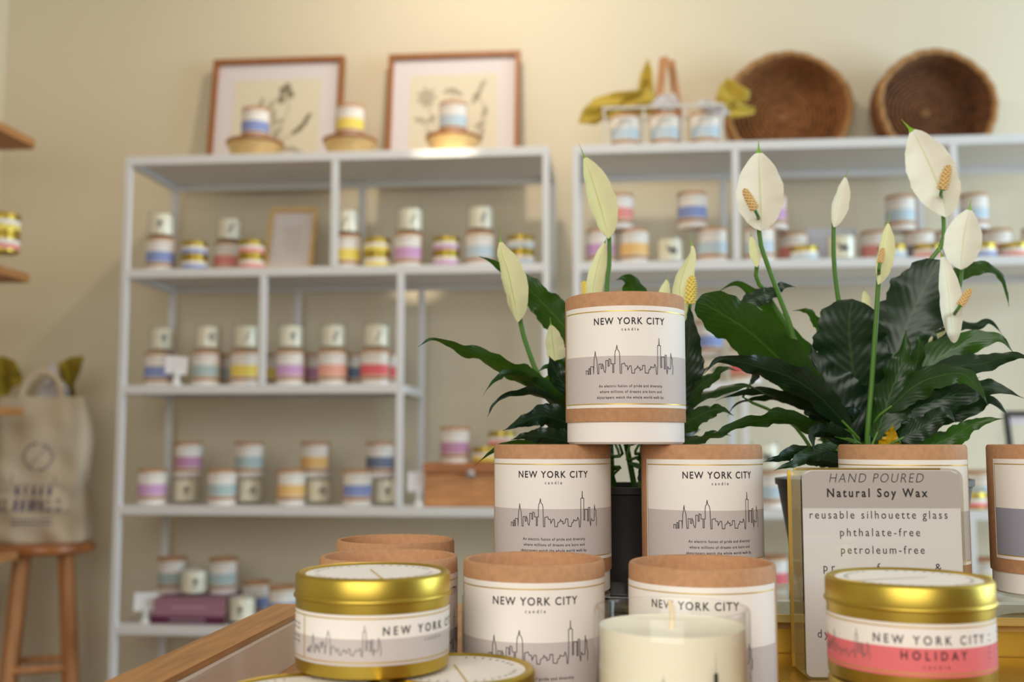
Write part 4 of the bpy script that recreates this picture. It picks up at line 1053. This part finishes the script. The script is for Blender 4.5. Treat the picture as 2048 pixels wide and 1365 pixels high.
LL([(1330, 850), (1380, 790), (1420, 755), (1450, 738), (1478, 742)], 46, 40, 0, .89, .84)
LL([(1330, 850), (1390, 800), (1440, 780), (1480, 773), (1510, 777), (1540, 793)], 34, 48, 0, .9, .86)
LL([(1330, 870), (1380, 842), (1420, 822), (1445, 820), (1468, 832)], 46, 25, 0, .88, .84)
LL([(1330, 885), (1390, 880), (1430, 866), (1462, 872)], 30, 45, 0, .88, .84)
LL([(1330, 850), (1370, 790), (1400, 748), (1420, 732)], 52, 20, 1, .93, .93)
LL([(1230, 800), (1215, 720), (1190, 660), (1170, 640)], 110, 5, 1, .97, .97)
LL([(1290, 800), (1310, 720), (1330, 660), (1345, 640)], 110, 5, 1, .97, .97)
for i in range(16):
    a = -2.6 + 5.2 * i / 15 + rnd.uniform(-.12, .12); x = 1252 + 150 * math.sin(a) ; y = 905 - 100 * math.cos(a) * rnd.uniform(.6, 1.1); L_ = rnd.uniform(.75, 1.1)
    LL([(1252 + (x - 1252) * .35, 925 + (y - 925) * .35), (1252 + (x - 1252) * .7 * L_, 900 + (y - 900) * .8 * L_), (1252 + (x - 1252) * L_, 905 + (y - 905) * L_)], rnd.uniform(48, 78), rnd.uniform(-30, 40), rnd.choice((0, 1, 1)), .90, rnd.uniform(.86, .98))
FB = lambda a: foot(a, .3)
lily_flower(t, org, FB(1.0), [(1217, 478), (1208, 440), (1192, 385), (1176, 335), (1158, 288)], 58, 20, [(1218, 466), (1219, 520), (1214, 590), (1222, 720)], .90, m=SPATHEG, seed=1, cup=.8)
lily_flower(t, org, FB(3.0), [(1036, 645), (1028, 600), (1016, 545), (1002, 500), (1000, 455)], 54, 25, [(1036, 588), (1042, 650), (1060, 710), (1085, 765), (1150, 850)], .88, m=SPATHEG, seed=2, cup=.8)
lily_flower(t, org, FB(2.2), [(1182, 625), (1186, 580), (1192, 545), (1203, 505), (1218, 462)], 36, 15, [(1182, 615), (1188, 700), (1215, 800)], .92, ((1172, 600), (1167, 562), .01), m=SPATHEG, seed=3, yellow=True)
lily_flower(t, org, FB(.4), [(1374, 650), (1362, 605), (1360, 570), (1374, 525), (1382, 500), (1376, 462)], 46, 30, [(1374, 636), (1360, 720), (1320, 820)], .885, ((1380, 608), (1384, 552), -.012), m=SPATHEG, seed=4, yellow=True, twist=60)
lily_flower(t, org, FB(.8), [(1318, 625), (1326, 590), (1336, 548)], 26, 20, [(1318, 620), (1310, 720), (1290, 820)], .93, m=SPATHEG, seed=5)
lily_flower(t, org, FB(2.8), [(1112, 735), (1106, 690), (1100, 636)], 40, 20, [(1112, 725), (1125, 780), (1170, 860)], .90, m=SPATHEG, seed=6)

# ---- right plant
t, org, foot = lily(1748, 1070, .915, .078, .056, .1394, 'large peace lily with many white flowers behind the acrylic sign', 0)
n_ = 40
def RL(pts, w, th=0, m=0, d0=.90, d1=.88, **k):
    global n_
    n_ += 1; a = math.atan2(.3 * (d0 + d1 - 1.81) * 10, (pts[-1][0] - 1748) / 300)
    lily_leaf(t, org, foot(a, .2 + .3 * ((n_ * 7) % 5) / 5), pts, w, th, m, d0, d1, seed=n_, **k)
RL([(1665, 830), (1610, 770), (1555, 715), (1500, 665), (1450, 632), (1415, 612), (1392, 604)], 98, 8, 0, .89, .83, wave=.05, cup=.12, prof=RND)
RL([(1662, 800), (1610, 720), (1560, 650), (1520, 605), (1490, 575), (1465, 568), (1432, 587)], 50, 25, 0, .93, .92)
RL([(1480, 614), (1510, 596), (1540, 586), (1565, 572), (1592, 574)], 42, 25, 1, .90, .90)
RL([(1716, 850), (1712, 790), (1702, 710), (1698, 650), (1704, 598)], 142, 0, 1, .90, .885, wave=.03, cup=.1, prof=RND)
RL([(1765, 780), (1788, 715), (1814, 650), (1842, 590), (1880, 520)], 132, 5, 1, .905, .91, wave=.04, cup=.15, prof=RND)
RL([(1830, 640), (1870, 585), (1910, 548), (1950, 535), (1985, 540), (2008, 560), (2018, 614)], 42, 30, 0, .93, .93, wave=.1)
RL([(1775, 830), (1830, 760), (1885, 712), (1935, 686), (1980, 676), (2005, 680), (2027, 706)], 92, 12, 0, .88, .85)
RL([(1830, 720), (1880, 672), (1920, 650), (1955, 650), (1980, 643), (2008, 674)], 34, 35, 1, .93, .93)
RL([(1800, 800), (1865, 752), (1920, 732), (1965, 728), (2000, 716), (2035, 712), (2075, 722)], 62, 22, 1, .87, .80)
RL([(1770, 825), (1830, 772), (1880, 752), (1925, 748), (1955, 775), (1977, 812)], 64, 25, 0, .86, .80)
RL([(1790, 840), (1850, 810), (1910, 790), (1960, 775), (2000, 778), (2048, 797)], 74, 22, 1, .86, .82)
RL([(1800, 855), (1860, 835), (1920, 818), (1970, 803), (1995, 808), (2022, 838)], 58, 30, 1, .88, .84)
RL([(1810, 895), (1865, 890), (1915, 868), (1955, 845), (2010, 837)], 52, 20, 0, .85, .82)
RL([(1800, 880), (1850, 850), (1890, 825), (1912, 846)], 56, 20, 1, .84, .82)
RL([(1700, 860), (1640, 795), (1580, 755), (1520, 735), (1470, 722), (1435, 722), (1408, 748)], 66, 18, 1, .86, .81)
RL([(1670, 820), (1630, 775), (1580, 742), (1512, 725)], 52, 15, 2, .93, .94)
RL([(1690, 880), (1620, 855), (1560, 838), (1500, 845), (1440, 868), (1375, 884)], 46, 40, 0, .86, .80, wave=.1)
RL([(1690, 860), (1610, 812), (1550, 790), (1500, 785), (1460, 792), (1432, 802)], 36, 40, 1, .89, .86)
RL([(1680, 850), (1620, 815), (1560, 800), (1510, 798), (1470, 812), (1455, 834)], 26, 45, 1, .92, .90)
RL([(1700, 880), (1650, 862), (1625, 872), (1630, 908)], 40, 30, 1, .86, .82)
RL([(1700, 930), (1640, 918), (1590, 908), (1552, 918), (1526, 925)], 46, 25, 1, .85, .80)
RL([(1680, 900), (1640, 905), (1590, 925), (1548, 942)], 40, 30, 0, .85, .80)
RL([(1710, 880), (1672, 810), (1640, 750), (1622, 690)], 150, 5, 1, .89, .90, wave=.04)
RL([(1750, 880), (1780, 790), (1805, 720), (1812, 660)], 92, 20, 0, .86, .86, wave=.08)
RL([(1770, 860), (1810, 780), (1835, 720), (1838, 664)], 80, -20, 0, .87, .87, wave=.09)
RL([(1770, 920), (1780, 880), (1786, 850)], 44, 0, 3, .86, .85)
RL([(1740, 640), (1720, 625), (1700, 612), (1690, 600)], 20, 30, 0, .94, .94)
RL([(1660, 700), (1630, 640), (1610, 622), (1585, 622)], 28, 30, 0, .92, .92)
RL([(1500, 770), (1520, 730), (1528, 705)], 20, 40, 1, .90, .90)
RL([(1790, 830), (1850, 800), (1900, 775), (1960, 755)], 50, 20, 1, .93, .95)
for i in range(26):
    a = -1.75 + 3.5 * i / 25 + rnd.uniform(-.1, .1); x = 1748 + 140 * math.sin(a); y = 925 - 200 * math.cos(a) * rnd.uniform(.55, 1.0); L_ = rnd.uniform(.6, 1.0)
    RL([(1748 + (x - 1748) * .3, 935 + (y - 935) * .3), (1748 + (x - 1748) * .68 * L_, 915 + (y - 915) * .75 * L_), (1748 + (x - 1748) * L_, 925 + (y - 925) * L_)], rnd.uniform(60, 100), rnd.uniform(-30, 40), rnd.choice((0, 1, 1)), .90, rnd.uniform(.87, 1.0))
lily_flower(t, org, FB(2.6), [(1522, 462), (1522, 430), (1520, 385), (1518, 330), (1517, 278)], 94, 0, [(1518, 440), (1522, 490), (1552, 575), (1580, 650), (1596, 705), (1660, 850)], .885, ((1510, 420), (1488, 378), -.012), seed=11, cup=.35)
lily_flower(t, org, FB(2.9), [(1514, 535), (1506, 500), (1500, 462)], 22, 20, [(1514, 530), (1514, 560), (1536, 592), (1600, 700), (1660, 830)], .90, m=SPATHEG, seed=12)
lily_flower(t, org, FB(1.4), [(1668, 455), (1672, 420), (1682, 380), (1696, 337)], 36, 25, [(1668, 440), (1668, 520), (1678, 608), (1700, 760)], .90, m=SPATHE, seed=13, cup=.9)
lily_flower(t, org, FB(.6), [(1892, 435), (1888, 405), (1872, 360), (1850, 310), (1828, 268), (1802, 238)], 92, -8, [(1884, 395), (1888, 450), (1884, 490), (1858, 525), (1815, 600), (1775, 760)], .93, ((1884, 380), (1898, 330), -.012), seed=14, cup=.3)
lily_flower(t, org, FB(4.6), [(1756, 570), (1760, 530), (1768, 480), (1780, 425)], 38, 30, [(1758, 552), (1752, 640), (1744, 760), (1735, 900)], .855, ((1760, 528), (1766, 496), -.008), m=SPATHEG, seed=15, cup=.9)
lily_flower(t, org, FB(.2), [(1922, 540), (1924, 505), (1930, 460), (1943, 398)], 72, -5, [(1924, 530), (1915, 590), (1870, 700), (1810, 830)], .92, seed=16, cup=.3)
lily_flower(t, org, FB(.1), [(1908, 690), (1902, 640), (1896, 580), (1888, 530), (1874, 484)], 44, 15, [(1906, 632), (1902, 670), (1886, 715), (1862, 736), (1810, 820)], .87, ((1920, 612), (1942, 578), -.01), seed=17, cup=.6)
lily_flower(t, org, FB(1.8), [(1732, 625), (1731, 600), (1727, 575)], 17, 10, [(1732, 620), (1730, 700), (1735, 860)], .93, m=SPATHEG, seed=18)
lily_flower(t, org, FB(.9), [(1898, 655), (1880, 670), (1850, 690)], 20, 40, [(1890, 622), (1858, 660), (1840, 700), (1790, 850)], .90, m=SPATHEG, seed=19)
